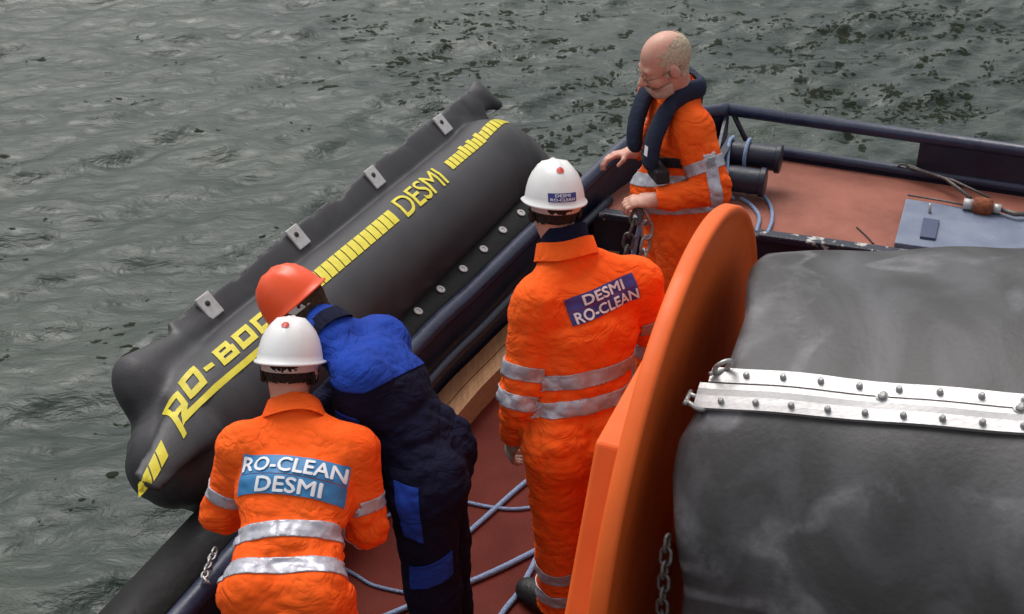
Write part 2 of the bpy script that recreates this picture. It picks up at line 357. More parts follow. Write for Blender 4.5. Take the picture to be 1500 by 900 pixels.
# ================================================================== WORKBOAT
boat = empty('work_boat', (1.0, 4.5, -.6), 'dark blue workboat with red painted deck and raised foredeck', 'boat')
RAIL = np.array([(-2.26, .5, .45), (-1.65, 1.99, .45), (-1.04, 3.48, .45), (-.44, 4.95, .45), (-.19, 5.46, .45), (.10, 6.0, .48), (.395, 6.5, .52), (.655, 6.89, .575), (.93, 7.14, .60), (1.23, 7.27, .60)])
UB = unit((1.26, -.48, 0)); VB = A3(-UB[1], UB[0], 0)
FAR0 = A3(1.23, 7.27, .60); FAR1 = FAR0+UB*5.2
rc_ = curve(RAIL, 60)
def offset_line(P, d, dz=0):      # + = inboard (to the right of travel)
    T = np.gradient(P, axis=0); T[:, 2] = 0; T /= np.linalg.norm(T, axis=1)[:, None]
    return P+np.c_[T[:, 1], -T[:, 0], 0*T[:, 0]]*d+A3(0, 0, dz)
def strip(lines):                 # loft between polylines
    n = len(lines[0]); V = np.vstack(lines); F = []
    for j in range(len(lines)-1):
        for i in range(n-1): F.append([j*n+i, j*n+i+1, (j+1)*n+i+1, (j+1)*n+i])
    return V, F
# decks
FD = .35
b0 = A3(.44, 6.49, FD); b1 = b0+unit((1.45, -.44, 0))*5.6
inner = offset_line(rc_, .03)
n_main = int(np.argmin(np.linalg.norm(rc_[:, :2]-b0[:2], axis=1)))
poly = [tuple(p[:2]) for p in inner[:n_main+1]]+[tuple((b1+A3(0, .05, 0))[:2]), (5.8, .5)]
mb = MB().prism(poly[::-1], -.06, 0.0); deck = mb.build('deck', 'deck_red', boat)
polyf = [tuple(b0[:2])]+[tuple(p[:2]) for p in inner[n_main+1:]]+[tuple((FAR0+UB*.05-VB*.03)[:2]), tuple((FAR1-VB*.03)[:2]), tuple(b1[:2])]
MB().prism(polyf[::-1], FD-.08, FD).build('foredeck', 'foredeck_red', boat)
# step down from the foredeck: dark face with a chipped steel lip
bd = unit(b1-b0); bn = A3(-bd[1], bd[0], 0)
MB().box((b0+b1)/2-bn*.012+A3(0, 0, -.18), (bd, bn, (0, 0, 1)), (np.linalg.norm(b1-b0)/2, .012, .165)).build('step_face', 'boat_navy', boat)
mbx = MB().box((b0+b1)/2-bn*.02+A3(0, 0, -.004), (bd, bn, (0, 0, 1)), (np.linalg.norm(b1-b0)/2, .035, .022)); bevel(mbx.build('step_lip', 'chipped', boat), .01)
# bulwark along the left side: tube rail, plate, lower edge, hull side
MB().tube(rc_, .040, 14).build('rail', 'boat_blue', boat, True)
V, F = strip([offset_line(rc_, .028, -.03), offset_line(rc_, .028, 0)*A3(1, 1, 0)+A3(0, 0, .0)]); V2, F2 = strip([offset_line(rc_, -.012, -.03), offset_line(rc_, -.012, 0)*A3(1, 1, 0)])
mb = MB(); mb.add(V, F); mb.add(V2, [f[::-1] for f in F2]); mb.build('bulwark', 'boat_navy', boat, True)
low = offset_line(rc_, .07); low[:, 2] = rc_[:, 2]-.16
MB().tube(low[:n_main+2], .026, 10).build('lower_rail', 'boat_navy', boat, True)
hl = [offset_line(rc_, -.015, -.03), offset_line(rc_, -.02)*A3(1, 1, 0)+A3(0, 0, .02), offset_line(rc_, .03)*A3(1, 1, 0)+A3(0, 0, -.9)]
V, F = strip(hl); MB().add(V, [f[::-1] for f in F]).build('hull_side', 'boat_navy', boat, True)
fend = offset_line(rc_, -.07); fend[:, 2] = rc_[:, 2]*.3-.02
MB().tube(fend, .07, 10).build('fender', 'rubber_black', boat, True)
# far side: top rail, deck edge bar, hull plate, solid bulwark plate and posts
MB().tube([FAR0-UB*.02, FAR0+UB*2.6, FAR1], .036, 14).build('rail', 'boat_blue', boat, True)
e0 = FAR0*A3(1, 1, 0)+A3(0, 0, FD+.035); e1 = FAR1*A3(1, 1, 0)+A3(0, 0, FD+.035)
MB().tube([e0, (e0+e1)/2, e1], .032, 12).build('deck_edge_bar', 'boat_blue', boat, True)
MB().box((FAR0+FAR1)/2*A3(1, 1, 0)+A3(0, 0, -.28), (UB, VB, (0, 0, 1)), (np.linalg.norm(FAR1-FAR0)/2, .02, .64)).build('hull_side', 'boat_navy', boat)
pp = FAR0+UB*1.08; pe = FAR1
c = (pp+pe)/2; MB().box((c[0], c[1], .48), (UB, VB, (0, 0, 1)), (np.linalg.norm(pe-pp)/2, .012, .115)).build('bulwark_plate', 'boat_navy', boat)
MB().tube([FAR0+UB*.16+A3(0, 0, -.235), FAR0+UB*.03+A3(0, 0, -.01)], .016, 8).build('post', 'boat_navy', boat, True)
# corner plate closing the bow between the curved rail and the far rail
cpl = [RAIL[7], RAIL[8], RAIL[9]]
V, F = strip([np.array([p+A3(0, 0, -.03) for p in cpl]), np.array([p*A3(1, 1, 0)+A3(0, 0, FD-.02) for p in cpl])]); MB().add(V, F).build('corner_plate', 'boat_blue', boat, False)
g0 = FAR0-VB*.03+A3(0, 0, -.02); mb = MB(); tn = unit(np.cross(A3(-.18, -.42, 0), (0, 0, 1)))*.008
tri = [g0, g0+A3(-.12, -.42, -.22), g0+A3(.02, -.02, -.235)]
mb.add([p-tn for p in tri]+[p+tn for p in tri], [[0, 1, 2], [5, 4, 3], [0, 3, 4, 1], [1, 4, 5, 2], [2, 5, 3, 0]]).build('gusset', 'boat_blue', boat)
# twin horizontal mooring stubs at the bow corner
for (px, py, z, L) in ((1103, 228, .53, .31), (1085, 263, .46, .27)):
    c = atz(px, py, z); d = unit(UB+A3(0, .05, 0))
    prof = [(.066, -L/2), (.070, -L/2+.004), (.070, L/2-.035), (.080, L/2-.03), (.080, L/2-.006), (.072, L/2), (.03, L/2+.001)]
    o = MB().lathe(prof, 26, c, d).build('mooring_stub', 'boat_navy', boat, True); m_ = o.modifiers.new('e', 'EDGE_SPLIT'); m_.split_angle = rad(35)
c = atz(1062, 250, .48)
MB().box((c[0]-.015, c[1], .46), (UB, VB, (0, 0, 1)), (.02, .16, .14)).build('stub_bracket', 'boat_navy', boat)
# timber rubbing boards at the foot of the bulwark
tz = .14; ts = [i for i in range(len(rc_)) if rc_[i][1] > 4.98 and i <= n_main]
ln = rc_[ts]; ln = np.vstack([[rc_[ts[0]]-(rc_[ts[1]]-rc_[ts[0]])*.3], ln])
cuts = [(.045, .118, .0), (.122, .195, -.004)]
for (o0, o1, dz) in cuts:
    a = offset_line(ln, o0); bb = offset_line(ln, o1); z1 = tz+dz
    L4 = [a*A3(1, 1, 0)+A3(0, 0, .003), a*A3(1, 1, 0)+A3(0, 0, z1), bb*A3(1, 1, 0)+A3(0, 0, z1), bb*A3(1, 1, 0)+A3(0, 0, .003)]
    V, F = strip(L4); n = len(ln); F += [[0, n, 2*n, 3*n], [n-1, 4*n-1, 3*n-1, 2*n-1]]
    o = MB().add(V, [f[::-1] for f in F]).build('timber_board', 'timber', boat)
# hatch plate on the foredeck
q = [atz(1326, 298, FD), atz(1309, 363, FD), atz(1310, 366, FD)+bd*2.2, atz(1326, 298, FD)+UB*2.2]
bevel(MB().prism([tuple(p[:2]) for p in q], FD+.001, FD+.03).build('hatch_plate', 'hatch_blue', boat), .006)
q = [atz(x, y, FD+.03) for x, y in ((1352, 322), (1347, 350), (1370, 353), (1376, 326))]
bevel(MB().prism([tuple(p[:2]) for p in q], FD+.028, FD+.045).build('hatch_handle_plate', 'hatch_dark', boat), .004)
c = atz(1362, 313, FD+.03); MB().tube([c+A3(0, .0, 0), c+A3(0, .02, .05)], .008, 8).build('hinge_pin', 'steel', boat, True)

# ================================================================== REEL
PHI = rad(21.3); RC = A3(.556, 3.369, .935); RV = A3(math.sin(PHI), math.cos(PHI), 0); RU = A3(math.cos(PHI), -math.sin(PHI), 0); RZ = A3(0, 0, 1); RR = .92
reel = empty('boom_reel', (*(RC+RU*.6)[:2], 0), 'big orange steel reel with disc flanges holding the wound black boom', 'reel')
def flange(a0, sgn, name):        # disc with a rolled rim, inner face dished slightly
    p = [(.02, -.055), (.30, -.055), (RR-.02, -.055), (RR-.006, -.052), (RR, -.044), (RR, -.012), (RR-.005, -.003), (RR-.016, .0), (RR-.03, -.006), (RR-.05, -.012), (.30, -.012), (.02, -.012)]
    o = MB().lathe([(r, h*1) for r, h in p], 128, RC+RU*a0, RU*sgn).build(name, 'reel_orange', reel, True)
    m_ = o.modifiers.new('e', 'EDGE_SPLIT'); m_.split_angle = rad(50); return o
flange(0, 1, 'flange'); flange(1.75, -1, 'flange')
MB().lathe([(.16, -.02), (.16, 1.77)], 32, RC, RU).build('core', 'reel_orange', reel, True)
def stand(a, sgn):                # sloped box leg outside the flange
    th = .088; o_ = -.058 if sgn > 0 else .058
    top = 1.49; f0 = (RC+RU*a)
    def pt(v, z, off): return (f0+RV*v+RU*off)*A3(1, 1, 0)+A3(0, 0, z)
    fr = -.553; k = .54; bk = .30
    oo = (o_, o_-sgn*th)
    prof = [(fr-k*top, .005), (bk+k*top, .005), (bk, top), (fr, top)]
    n = 4; V = [pt(v, z, oo[0]) for v, z in prof]+[pt(v, z, oo[1]) for v, z in prof]
    F = [[0, 1, 2, 3], [7, 6, 5, 4]]+[[i, i+4, (i+1) % 4+4, (i+1) % 4] for i in range(4)]
    if sgn < 0: F = [f[::-1] for f in F]
    o = MB().add(V, F).build('stand', 'reel_orange', reel); bevel(o, .012, 3)
stand(0, 1); stand(1.75, -1)
MB().lathe([(.07, -.20), (.07, 1.95)], 24, RC, RU).build('axle', 'steel_dark', reel, True)

# ---- rubber boom wound on the reel
roll = empty('wound_boom', (*(RC+RU*.8)[:2], .1), 'black rubber boom wound on the orange reel, with silver clamp bars', 'boom')
ends = [(-180, .13), (-110, .16), (-90, .165), (-68, .16), (-60, .12), (-53, .093), (-47, .071), (-41, .068), (-36, .086), (-31, .10), (-25, .138), (-19, .138), (-8, .135), (5, .10), (15, .083), (30, .08), (80, .1), (180, .13)]
te = np.array([e[0] for e in ends]); ae = np.array([e[1] for e in ends])
def roll_r(a, t):
    r = .78+.2*(min(a, 1.0)-.1)-max(0, a-1.0)*.28
    lap = (t+180)/360*.0
    r += .006*math.sin(a*9+t*.05)*.4+.004*math.sin(a*17-t*.09)+.003*math.sin(t*.2+a*4)
    r -= .06*(1 if abs(t) > 130 else 0)*min(1, (abs(t)-130)/20 if abs(t) > 130 else 0)
    # flatter top, tighter front shoulder, as a stack of flat folded layers
    r += .026*math.cos(rad(4*(t+47)))-.004
    return r
def roll_pt(a, t, off=0):
    r = roll_r(a, t)+off; tt = rad(t); return RC+RU*a+RZ*r*math.cos(tt)+RV*r*math.sin(tt)
na, ntt = 46, 150; V = []; ths = np.linspace(-180, 180, ntt, endpoint=False)
for i in range(na+2):
    for t in ths:
        aL = float(np.interp(t, te, ae)); aR = 1.66
        if i == 0: p = roll_pt(aL+.012, t, -.10)
        elif i == na+1: p = roll_pt(aR, t, -.12)
        else:
            f = (i-1)/(na-1); f = f**1.25; a = aL+(aR-aL)*f; p = roll_pt(a, t, -.012*math.exp(-(a-aL)/.008))
        V.append(p)
F = [[i*ntt+k, (i+1)*ntt+k, (i+1)*ntt+(k+1) % ntt, i*ntt+(k+1) % ntt] for i in range(na+1) for k in range(ntt)]
mat('rubber_roll', (.034, .033, .034), .50, bump=.12, bscale=60, spec=.45)
m = MATS['rubber_roll']; nt = m.node_tree; b = nt.nodes['Principled BSDF']; tc = nt.nodes.new('ShaderNodeTexCoord')
mp = nt.nodes.new('ShaderNodeMapping'); mp.inputs['Rotation'].default_value = (.4, .9, .6); mp.inputs['Scale'].default_value = (1.5, .55, .8)
ns = nt.nodes.new('ShaderNodeTexNoise'); ns.inputs['Scale'].default_value = 2.6; ns.inputs['Detail'].default_value = 5; ns.inputs['Distortion'].default_value = 1.3; ns.inputs['Roughness'].default_value = .55
rp = nt.nodes.new('ShaderNodeValToRGB'); rp.color_ramp.elements[0].position = .40; rp.color_ramp.elements[1].position = .80
rp.color_ramp.elements[0].color = (.030, .028, .029, 1); rp.color_ramp.elements[1].color = (.105, .102, .110, 1)   # rubbed chalky smears
for a, c in ((tc.outputs['Object'], mp.inputs[0]), (mp.outputs[0], ns.inputs['Vector']), (ns.outputs[0], rp.inputs[0])): nt.links.new(a, c)
# chalky drag marks: curved strokes where the fabric was rubbed
nr = nt.nodes.new('ShaderNodeTexNoise'); nr.inputs['Scale'].default_value = 1.5; nr.inputs['Detail'].default_value = 1.5; nr.inputs['Distortion'].default_value = 1.6
r1 = nt.nodes.new('ShaderNodeValToRGB'); el = r1.color_ramp.elements; el[0].position = .47; el[1].position = .56; el[0].color = el[1].color = (0, 0, 0, 1)
for p_, v_ in ((.50, .9), (.53, .8)): e_ = el.new(p_); e_.color = (v_, v_, v_, 1)
nm = nt.nodes.new('ShaderNodeTexNoise'); nm.inputs['Scale'].default_value = 2.4; nm.inputs['Detail'].default_value = 6; nm.inputs['Roughness'].default_value = .7
r2 = nt.nodes.new('ShaderNodeMapRange'); r2.inputs[1].default_value = .45; r2.inputs[2].default_value = .68
mu = nt.nodes.new('ShaderNodeMath'); mu.operation = 'MULTIPLY'; mx = nt.nodes.new('ShaderNodeMix'); mx.data_type = 'RGBA'; mx.inputs[7].default_value = (.20, .195, .21, 1)
for a, c in ((tc.outputs['Object'], nr.inputs['Vector']), (tc.outputs['Object'], nm.inputs['Vector']), (nr.outputs[0], r1.inputs[0]), (nm.outputs[0], r2.inputs[0]), (r1.outputs[0], mu.inputs[0]), (r2.outputs[0], mu.inputs[1]), (mu.outputs[0], mx.inputs[0]), (rp.outputs[0], mx.inputs[6]), (mx.outputs[2], b.inputs['Base Color'])): nt.links.new(a, c)
body = obj('roll', V, F, 'rubber_roll', roll)
# connector: two aluminium bars along the roll, bolted
mat('aluminium', (.50, .485, .485), .42, .35, col2=(.42, .405, .405), nscale=6, bump=.06, bscale=60, stretch=((1, 30, 30), (0, 0, 0)))
BL0, BL1 = (-24.9, -34.4), (-24.2, -31.2)     # angle at a=.09 and a=.88
def bar_t(f, a): k = (a-.09)/.79; return (BL0[0]+(BL0[1]-BL0[0])*f)*(1-k)+(BL1[0]+(BL1[1]-BL1[0])*f)*k
bolt_mb = MB().lathe([(.0085, 0), (.0085, .006), (.0065, .008), (.0065, .013), (.004, .0145)], 10); bolt_me = bolt_mb.build('bolt', 'steel').data; bpy.data.objects.remove([o for o in COL.objects if o.name == 'bolt'][0])
big_mb = MB().lathe([(.016, 0), (.016, .006), (.011, .007), (.011, .016), (.006, .018)], 14); big_me = big_mb.build('bolt', 'steel').data; bpy.data.objects.remove([o for o in COL.objects if o.name == 'bolt'][0])
def orient(p, n):
    q = Vector(n).to_track_quat('Z', 'Y'); return Matrix.Translation(Vector(p)) @ q.to_matrix().to_4x4()
for (f0, f1, a0, h0) in ((0, .37, .105, .011), (.43, 1.0, .085, .015)):
    fs = np.linspace(f0, f1, 5); As = np.linspace(a0, 1.62, 40); rows = []
    for a in As:
        row = []
        for j, f in enumerate(fs):
            dome = h0+(.003*(1-((f-.55)/.12)**2) if f0 > .3 and abs(f-.55) < .12 else 0)
            row.append(roll_pt(a, bar_t(f, a), dome))
        row = [roll_pt(a, bar_t(f0, a), -.01)]+row+[roll_pt(a, bar_t(f1, a), -.01)]
        rows.append(row)
    n = len(rows[0]); V = [p for r in rows for p in r]; F = [[i*n+k, i*n+k+1, (i+1)*n+k+1, (i+1)*n+k] for i in range(len(rows)-1) for k in range(n-1)]
    F += [list(range(n))[::-1], [(len(rows)-1)*n+k for k in range(n)]]
    bar = MB().add(V, [f[::-1] for f in F]).build('connector_bar', 'aluminium', roll)
    fb = .18 if f0 == 0 else .84
    a = a0+.05+(0.02 if f0 else .045)
    while a < 1.6:
        t = bar_t(fb, a); p = roll_pt(a, t, h0); nn = RZ*math.cos(rad(t))+RV*math.sin(rad(t)); inst('bolt', bolt_me, bar, orient(p, nn)); a += .0905 if f0 else .096
    if f0:
        for a in (.548, .865, 1.18): t = bar_t(.41, a); nn = RZ*math.cos(rad(t))+RV*math.sin(rad(t)); inst('bolt', big_me, bar, orient(roll_pt(a, t, h0-.002), nn))
# shackles through the bar ends
def shackle_mesh(s=1.0):
    mbs = MB(); th = np.linspace(-.15*math.pi, 1.15*math.pi, 16)
    P = [(.022*math.cos(t), 0, .022*math.sin(t)+.022) for t in th]; P = [(P[0][0]*.8, 0, -.012)]+P+[(P[-1][0]*.8, 0, -.012)]
    mbs.tube(np.array(P)*s, .0065*s, 8); mbs.tube(np.array([(-.03, 0, -.008), (0, 0, -.008), (.03, 0, -.008)])*s, .006*s, 8)
    o = mbs.build('shackle', 'steel', smooth=True); me = o.data; bpy.data.objects.remove(o); return me
sh_me = shackle_mesh(1.05)
for (a, f, zr, xr) in ((.13, .12, .4, .5), (.075, .86, 1.2, 1.9)):
    t = bar_t(f, a); p = roll_pt(a, t, .022); inst('shackle', sh_me, roll, Matrix.Translation(Vector(p)) @ Matrix.Rotation(zr, 4, 'Z') @ Matrix.Rotation(xr, 4, 'X'))

# ---- chains
def link_mesh(L, w, r, material):
    th = np.linspace(0, 2*math.pi, 20, endpoint=False); P = []
    for t in th: P.append((w*math.cos(t), 0, w*math.sin(t)+(L/2-w)*(1 if math.sin(t) >= 0 else -1)))
    o = MB().tube(np.array(P), r, 7, closed=True).build('link', material, smooth=True); me = o.data; bpy.data.objects.remove(o); return me
def chain(name, P, L, w, r, material, label):
    P = curve(P, 200); seg = np.r_[0, np.cumsum(np.linalg.norm(np.diff(P, axis=0), axis=1))]; pitch = L-2*r; n = int(seg[-1]/pitch)
    root = empty(name, P[-1], label, 'chain'); me = link_mesh(L, w, r, material)
    for i in range(n):
        s = (i+.5)*pitch; p = A3(*[np.interp(s, seg, P[:, k]) for k in range(3)]); p2 = A3(*[np.interp(min(s+.01, seg[-1]), seg, P[:, k]) for k in range(3)])
        p1 = A3(*[np.interp(s-.01, seg, P[:, k]) for k in range(3)]); d = unit(p2-p1)
        q = Vector(d).to_track_quat('Z', 'X'); M = Matrix.Translation(Vector(p)) @ q.to_matrix().to_4x4() @ Matrix.Rotation((math.pi/2)*(i % 2)+.3+random.uniform(-.2, .2), 4, 'Z')
        inst('link', me, root, M)
    return root
c0 = roll_pt(.10, -59, .012); pts = [c0, c0+A3(-.008, -.045, -.12), c0+A3(-.008, -.085, -.32), c0+A3(0, -.13, -.6), c0+A3(.0, -.13, -.85)]
chain('chain', pts, .046, .0145, .0052, 'steel_dark', 'steel chain hanging beside the wound black boom, shade put into its colour')  # darker steel colour stands in for the shade the chain hangs in

# ================================================================== INFLATED BOOM over the rail
BN = atz(270, 645, .6); BF = atz(728, 240, .6); BA = unit(BF-BN); BO = A3(-BA[1], BA[0], 0); BR = .245
def bp_(s, o, z): return BN+BA*s+BO*o+RZ*z
boom = empty('inflated_boom', bp_(1.2, 0, -.25), 'inflated black rubber oil boom with yellow lettering lying over the rail', 'boom')
f = Field((-1.75, 3.55, .2), (.3, 7.15, 1.02), .0098)
f.cone(bp_(.10, 0, 0), bp_(2.62, 0, 0), BR, BR, .02)
f.cone(bp_(.1, 0, 0), bp_(-.10, -.045, -.0), BR, .185, .04)
f.cone(bp_(2.6, 0, 0), bp_(2.80, -.04, -.04), BR, .17, .06)
f.cone(bp_(2.72, .05, .05), bp_(2.78, -.15, -.06), .13, .12, .05)
# flat tongue carrying the near-end stripes
_t = rad(-27); f.cone(bp_(-.05, .185*math.sin(_t)-.04, .185*math.cos(_t)), bp_(-.41, .175*math.sin(_t)-.10, .175*math.cos(_t)), .03, .016, .05, wide=BO*math.cos(_t)-RZ*math.sin(_t), w=3.4)
# upright fin on the water side: fat folded near end, curled far end
_f = rad(43); FR = BO*math.sin(_f)+RZ*math.cos(_f)
def fp(s, r): return BN+BA*s+FR*r
f.cone(fp(.3, .28), fp(2.86, .285), .017, .017, .018, wide=FR, w=5.6)
f.cone(fp(.02, .255), fp(.45, .285), .105, .02, .04, wide=FR, w=1.25)
f.cone(fp(.0, .20), fp(.25, .20), .09, .06, .05)
f.cone(fp(2.78, .33), fp(2.97, .325), .022, .04, .02, wide=FR, w=2.2)
f.cone(fp(2.94, .34), fp(3.02, .24), .04, .03, .02, wide=BA, w=1.3)
# slack skirt under the near end
f.cone(bp_(-.10, -.12, -.17), bp_(.4, -.10, -.20), .045, .06, .05, wide=BO, w=2.6)
f.cone(bp_(-.05, .02, -.14), bp_(.2, .10, -.12), .05, .08, .05, wide=BO, w=1.8)
def boom_fold(P, part):
    s = (P-BN)@BA; o = (P-BN)@BO; z = P[:, 2]-BN[2]
    near = np.clip((.0-s)/.2, 0, 1); fin = np.clip((o*math.sin(_f)+z*math.cos(_f)-.26)/.05, 0, 1)
    return .010*near*folds(P, .22, 4)+.003*fin*folds(P, .35, 6)+.0035*folds(P, .55, 8)+.004*np.clip((s-2.3)/.4, 0, 1)*folds(P, .2, 9)
f.ripple(boom_fold)
V, F, _ = f.mesh(); bbody = obj('tube', V, F, 'rubber', boom); bb = make_bvh(V, F)
def smap(s, th): d = -(RZ*math.cos(rad(th))+BO*math.sin(rad(th))); o = bp_(s, -.10*np.clip((-.1-s)/.3, 0, 1), 0); return o-d*.45, d
def slant(s, th): return smap(s+(th+8)*.0022, th)
uv, Fq = [], []
def quad(s0, s1, t0, t1): n = len(uv); uv.extend([(s0, t0), (s1, t0), (s1, t1), (s0, t1)]); Fq.append([n, n+1, n+2, n+3])
def ringbox(s0, s1, t0, t1, ws, wt):
    quad(s0, s1, t1-wt, t1); quad(s0, s1, t0, t0+wt); quad(s0, s0+ws, t0+wt, t1-wt); quad(s1-ws, s1, t0+wt, t1-wt)
T1, T0 = 3.5, -17.5; wt = 6.0; ws = .026
ringbox(.0, .10, T0-2, T1-1, ws, wt)                                   # O
quad(.122, .176, -11.5, -6.5)                                         # -
s0, s1 = .212, .315; quad(s0, s0+ws, T0, T1); quad(s0+ws, s1-.012, T1-5.2, T1); quad(s0+ws, s1, -9.4, -4.6); quad(s0+ws, s1, T0, T0+5.2); quad(s1-.038, s1-.012, -4.6, T1-5.2); quad(s1-.026, s1, T0+5.2, -9.4)   # B
ringbox(.335, .436, T0, T1, ws, wt); ringbox(.458, .560, T0, T1, ws, wt)  # O O
s0, s1 = .585, .715; quad(s0, s0+ws, T0, T1); quad(s1-ws, s1, T0, T1); quad(s0+ws, s1-ws, T1-6, T1); quad((s0+s1)/2-.012, (s0+s1)/2+.012, T0+4, T1-6)   # M
quad(-.075, .715, -30.5, -24.5)                                       # underline drawn out of the R
n = len(uv); uv.extend([(-.128, -36.5), (-.100, -36.5), (-.086, -16), (-.120, -16)]); Fq.append([n, n+1, n+2, n+3])   # R stem
quad(-.120, -.020, -8.5, -3); quad(-.046, -.020, -17, -8.5); quad(-.120, -.020, -22, -17); quad(-.120, -.094, -17, -8.5)
n = len(uv); uv.extend([(-.060, -22), (-.024, -22), (-.060, -30.5), (-.098, -30.5)]); Fq.append([n, n+1, n+2, n+3])
decal('lettering', uv, Fq, slant, bb, .004, 'print_yellow', boom, 3, .03)
uv, Fq = [], []
for k in range(3):
    a = -.415+k*.062; n = len(uv); uv.extend([(a, -32), (a+.054, -32), (a+.066, -18.5), (a+.012, -18.5)]); Fq.append([n, n+1, n+2, n+3])
decal('stripe', uv, Fq, slant, bb, .004, 'print_yellow', boom, 3, .03); uv, Fq = [], []
s = .755
while s < 1.50: quad(s, s+.046, -20, 0); s += .0525
decal('stripe', uv, Fq, slant, bb, .004, 'print_yellow', boom, 3, .03); uv, Fq = [], []
s = 2.085; k = 0
while s < 2.72: quad(s, s+.035, -15 if k < 9 else -13.5, 1.0+(4 if k % 2 == 0 and 3 < k < 10 else 0) if k < 10 else 2); s += .0415; k += 1
decal('stripe', uv, Fq, slant, bb, .004, 'print_yellow', boom, 3, .03)
Vt, Ft = text_mesh('DESMI', .008, .95, 4)
decal('lettering', [(1.795+u*.40, -8.5+v*31, w_) for u, v, w_ in Vt], Ft, slant, bb, .004, 'print_yellow', boom, 1, .05)
# tabs along the fin
for i, (px, py) in enumerate(((273, 473), (412, 374), (528, 286), (622, 206))):
    s = (.50, 1.14, 1.80, 2.49)[i]; nrm = unit(-BO*math.cos(_f)+RZ*math.sin(_f))
    c = fp(s, .335); h = bb.ray_cast(Vector(c+nrm*.3), Vector(-nrm)); c = np.array(h[0])+nrm*.006 if h[0] is not None else c
    tab = bevel(MB().box(c, (BA, FR, nrm), (.043, .052, .006)).build('tab', 'zinc', boom), .004)
    MB().lathe([(.012, 0), (.012, .004), (.006, .0045)], 14, c+nrm*.005+FR*.012-BA*.004, nrm).build('hole', 'boot', tab, True)
# skirt band between tube and rail, with washers
sk = curve(RAIL[1:7], 80); sk = offset_line(sk, -.055)
lines = [offset_line(sk, .035, .010), offset_line(sk, .02, .035), offset_line(sk, -.06, .07), offset_line(sk, -.16, .055), offset_line(sk, -.20, -.10), offset_line(sk, -.21, -.42)]
V, F = strip(lines); o = MB().add(V, F).build('skirt', 'rubber_black', boom, True); m_ = o.modifiers.new('s', 'SOLIDIFY'); m_.thickness = .012
sbv = make_bvh(V, [f for f in F])
wash = MB().lathe([(.022, 0), (.022, .004), (.019, .006), (.010, .006), (.008, .002), (.002, .002)], 18).build('washer', 'zinc', smooth=False); wme = wash.data; bpy.data.objects.remove(wash)
for (px, py) in ((612, 457), (645, 425), (678, 395), (708, 366), (736, 338), (763, 313), (272, 882), (260, 898)):
    d = ray(px, py); h = sbv.ray_cast(Vector(_O), Vector(d))
    if h[0] is None: continue
    nn = h[1] if h[1].z > 0 else -h[1]; inst('washer', wme, boom, orient(h[0]+nn*.003, nn))
p = atz(316, 805, .50); chain('chain', [p, atz(308, 822, .5), atz(300, 845, .51), atz(310, 858, .50)], .034, .011, .0042, 'steel', 'small bright chain on the black skirt beside the bending worker in orange')

# ================================================================== PEOPLE
def frame(az, tilt=0, roll=0):    # facing azimuth; tilt>0 looks down -> right, forward, up
    a = rad(az); fw = A3(math.sin(a), math.cos(a), 0); rt = A3(math.cos(a), -math.sin(a), 0); t = rad(tilt); up = A3(0, 0, 1)
    f2 = fw*math.cos(t)-up*math.sin(t); u2 = up*math.cos(t)+fw*math.sin(t); r_ = rad(roll)
    return rt*math.cos(r_)+u2*math.sin(r_), f2, u2*math.cos(r_)-rt*math.sin(r_)
def panel(cov, name, parent, material, planes, sel=None, off=.004, cent=None, thick=.004):
    """cut a piece of cloth out of a garment surface: planes = [(point, normal kept side)]"""
    V, F, P = cov; bm = bmesh.new(); vl = [bm.verts.new(tuple(v)) for v in V]; lay = bm.faces.layers.int.new('p')
    Fm = F; cs = V[F].mean(1); keep = np.ones(len(F), bool)
    for p, n in planes: keep &= ((cs-A3(*p))@unit(n)) > -.03
    if sel is not None: keep &= np.isin(P[F[:, 0]], sel)
    if cent is not None: keep &= cent(cs)
    for i in np.where(keep)[0]:
        try: fc = bm.faces.new([vl[k] for k in F[i]])
        except ValueError: pass
    bmesh.ops.delete(bm, geom=[v for v in bm.verts if not v.link_faces], context='VERTS')
    bm.normal_update()
    for p, n in planes:
        bmesh.ops.bisect_plane(bm, geom=bm.verts[:]+bm.edges[:]+bm.faces[:], plane_co=Vector(p), plane_no=Vector(unit(n)), clear_inner=True, clear_outer=False)
    bm.normal_update(); bm.verts.index_update()
    V2 = [np.array(v.co)+np.array(v.normal)*off for v in bm.verts]; F2 = [[v.index for v in fc.verts] for fc in bm.faces]; bm.free()
    if not F2: return None
    o = obj(name, V2, F2, material, parent)
    if thick: m_ = o.modifiers.new('s', 'SOLIDIFY'); m_.thickness = thick; m_.offset = -1
    return o
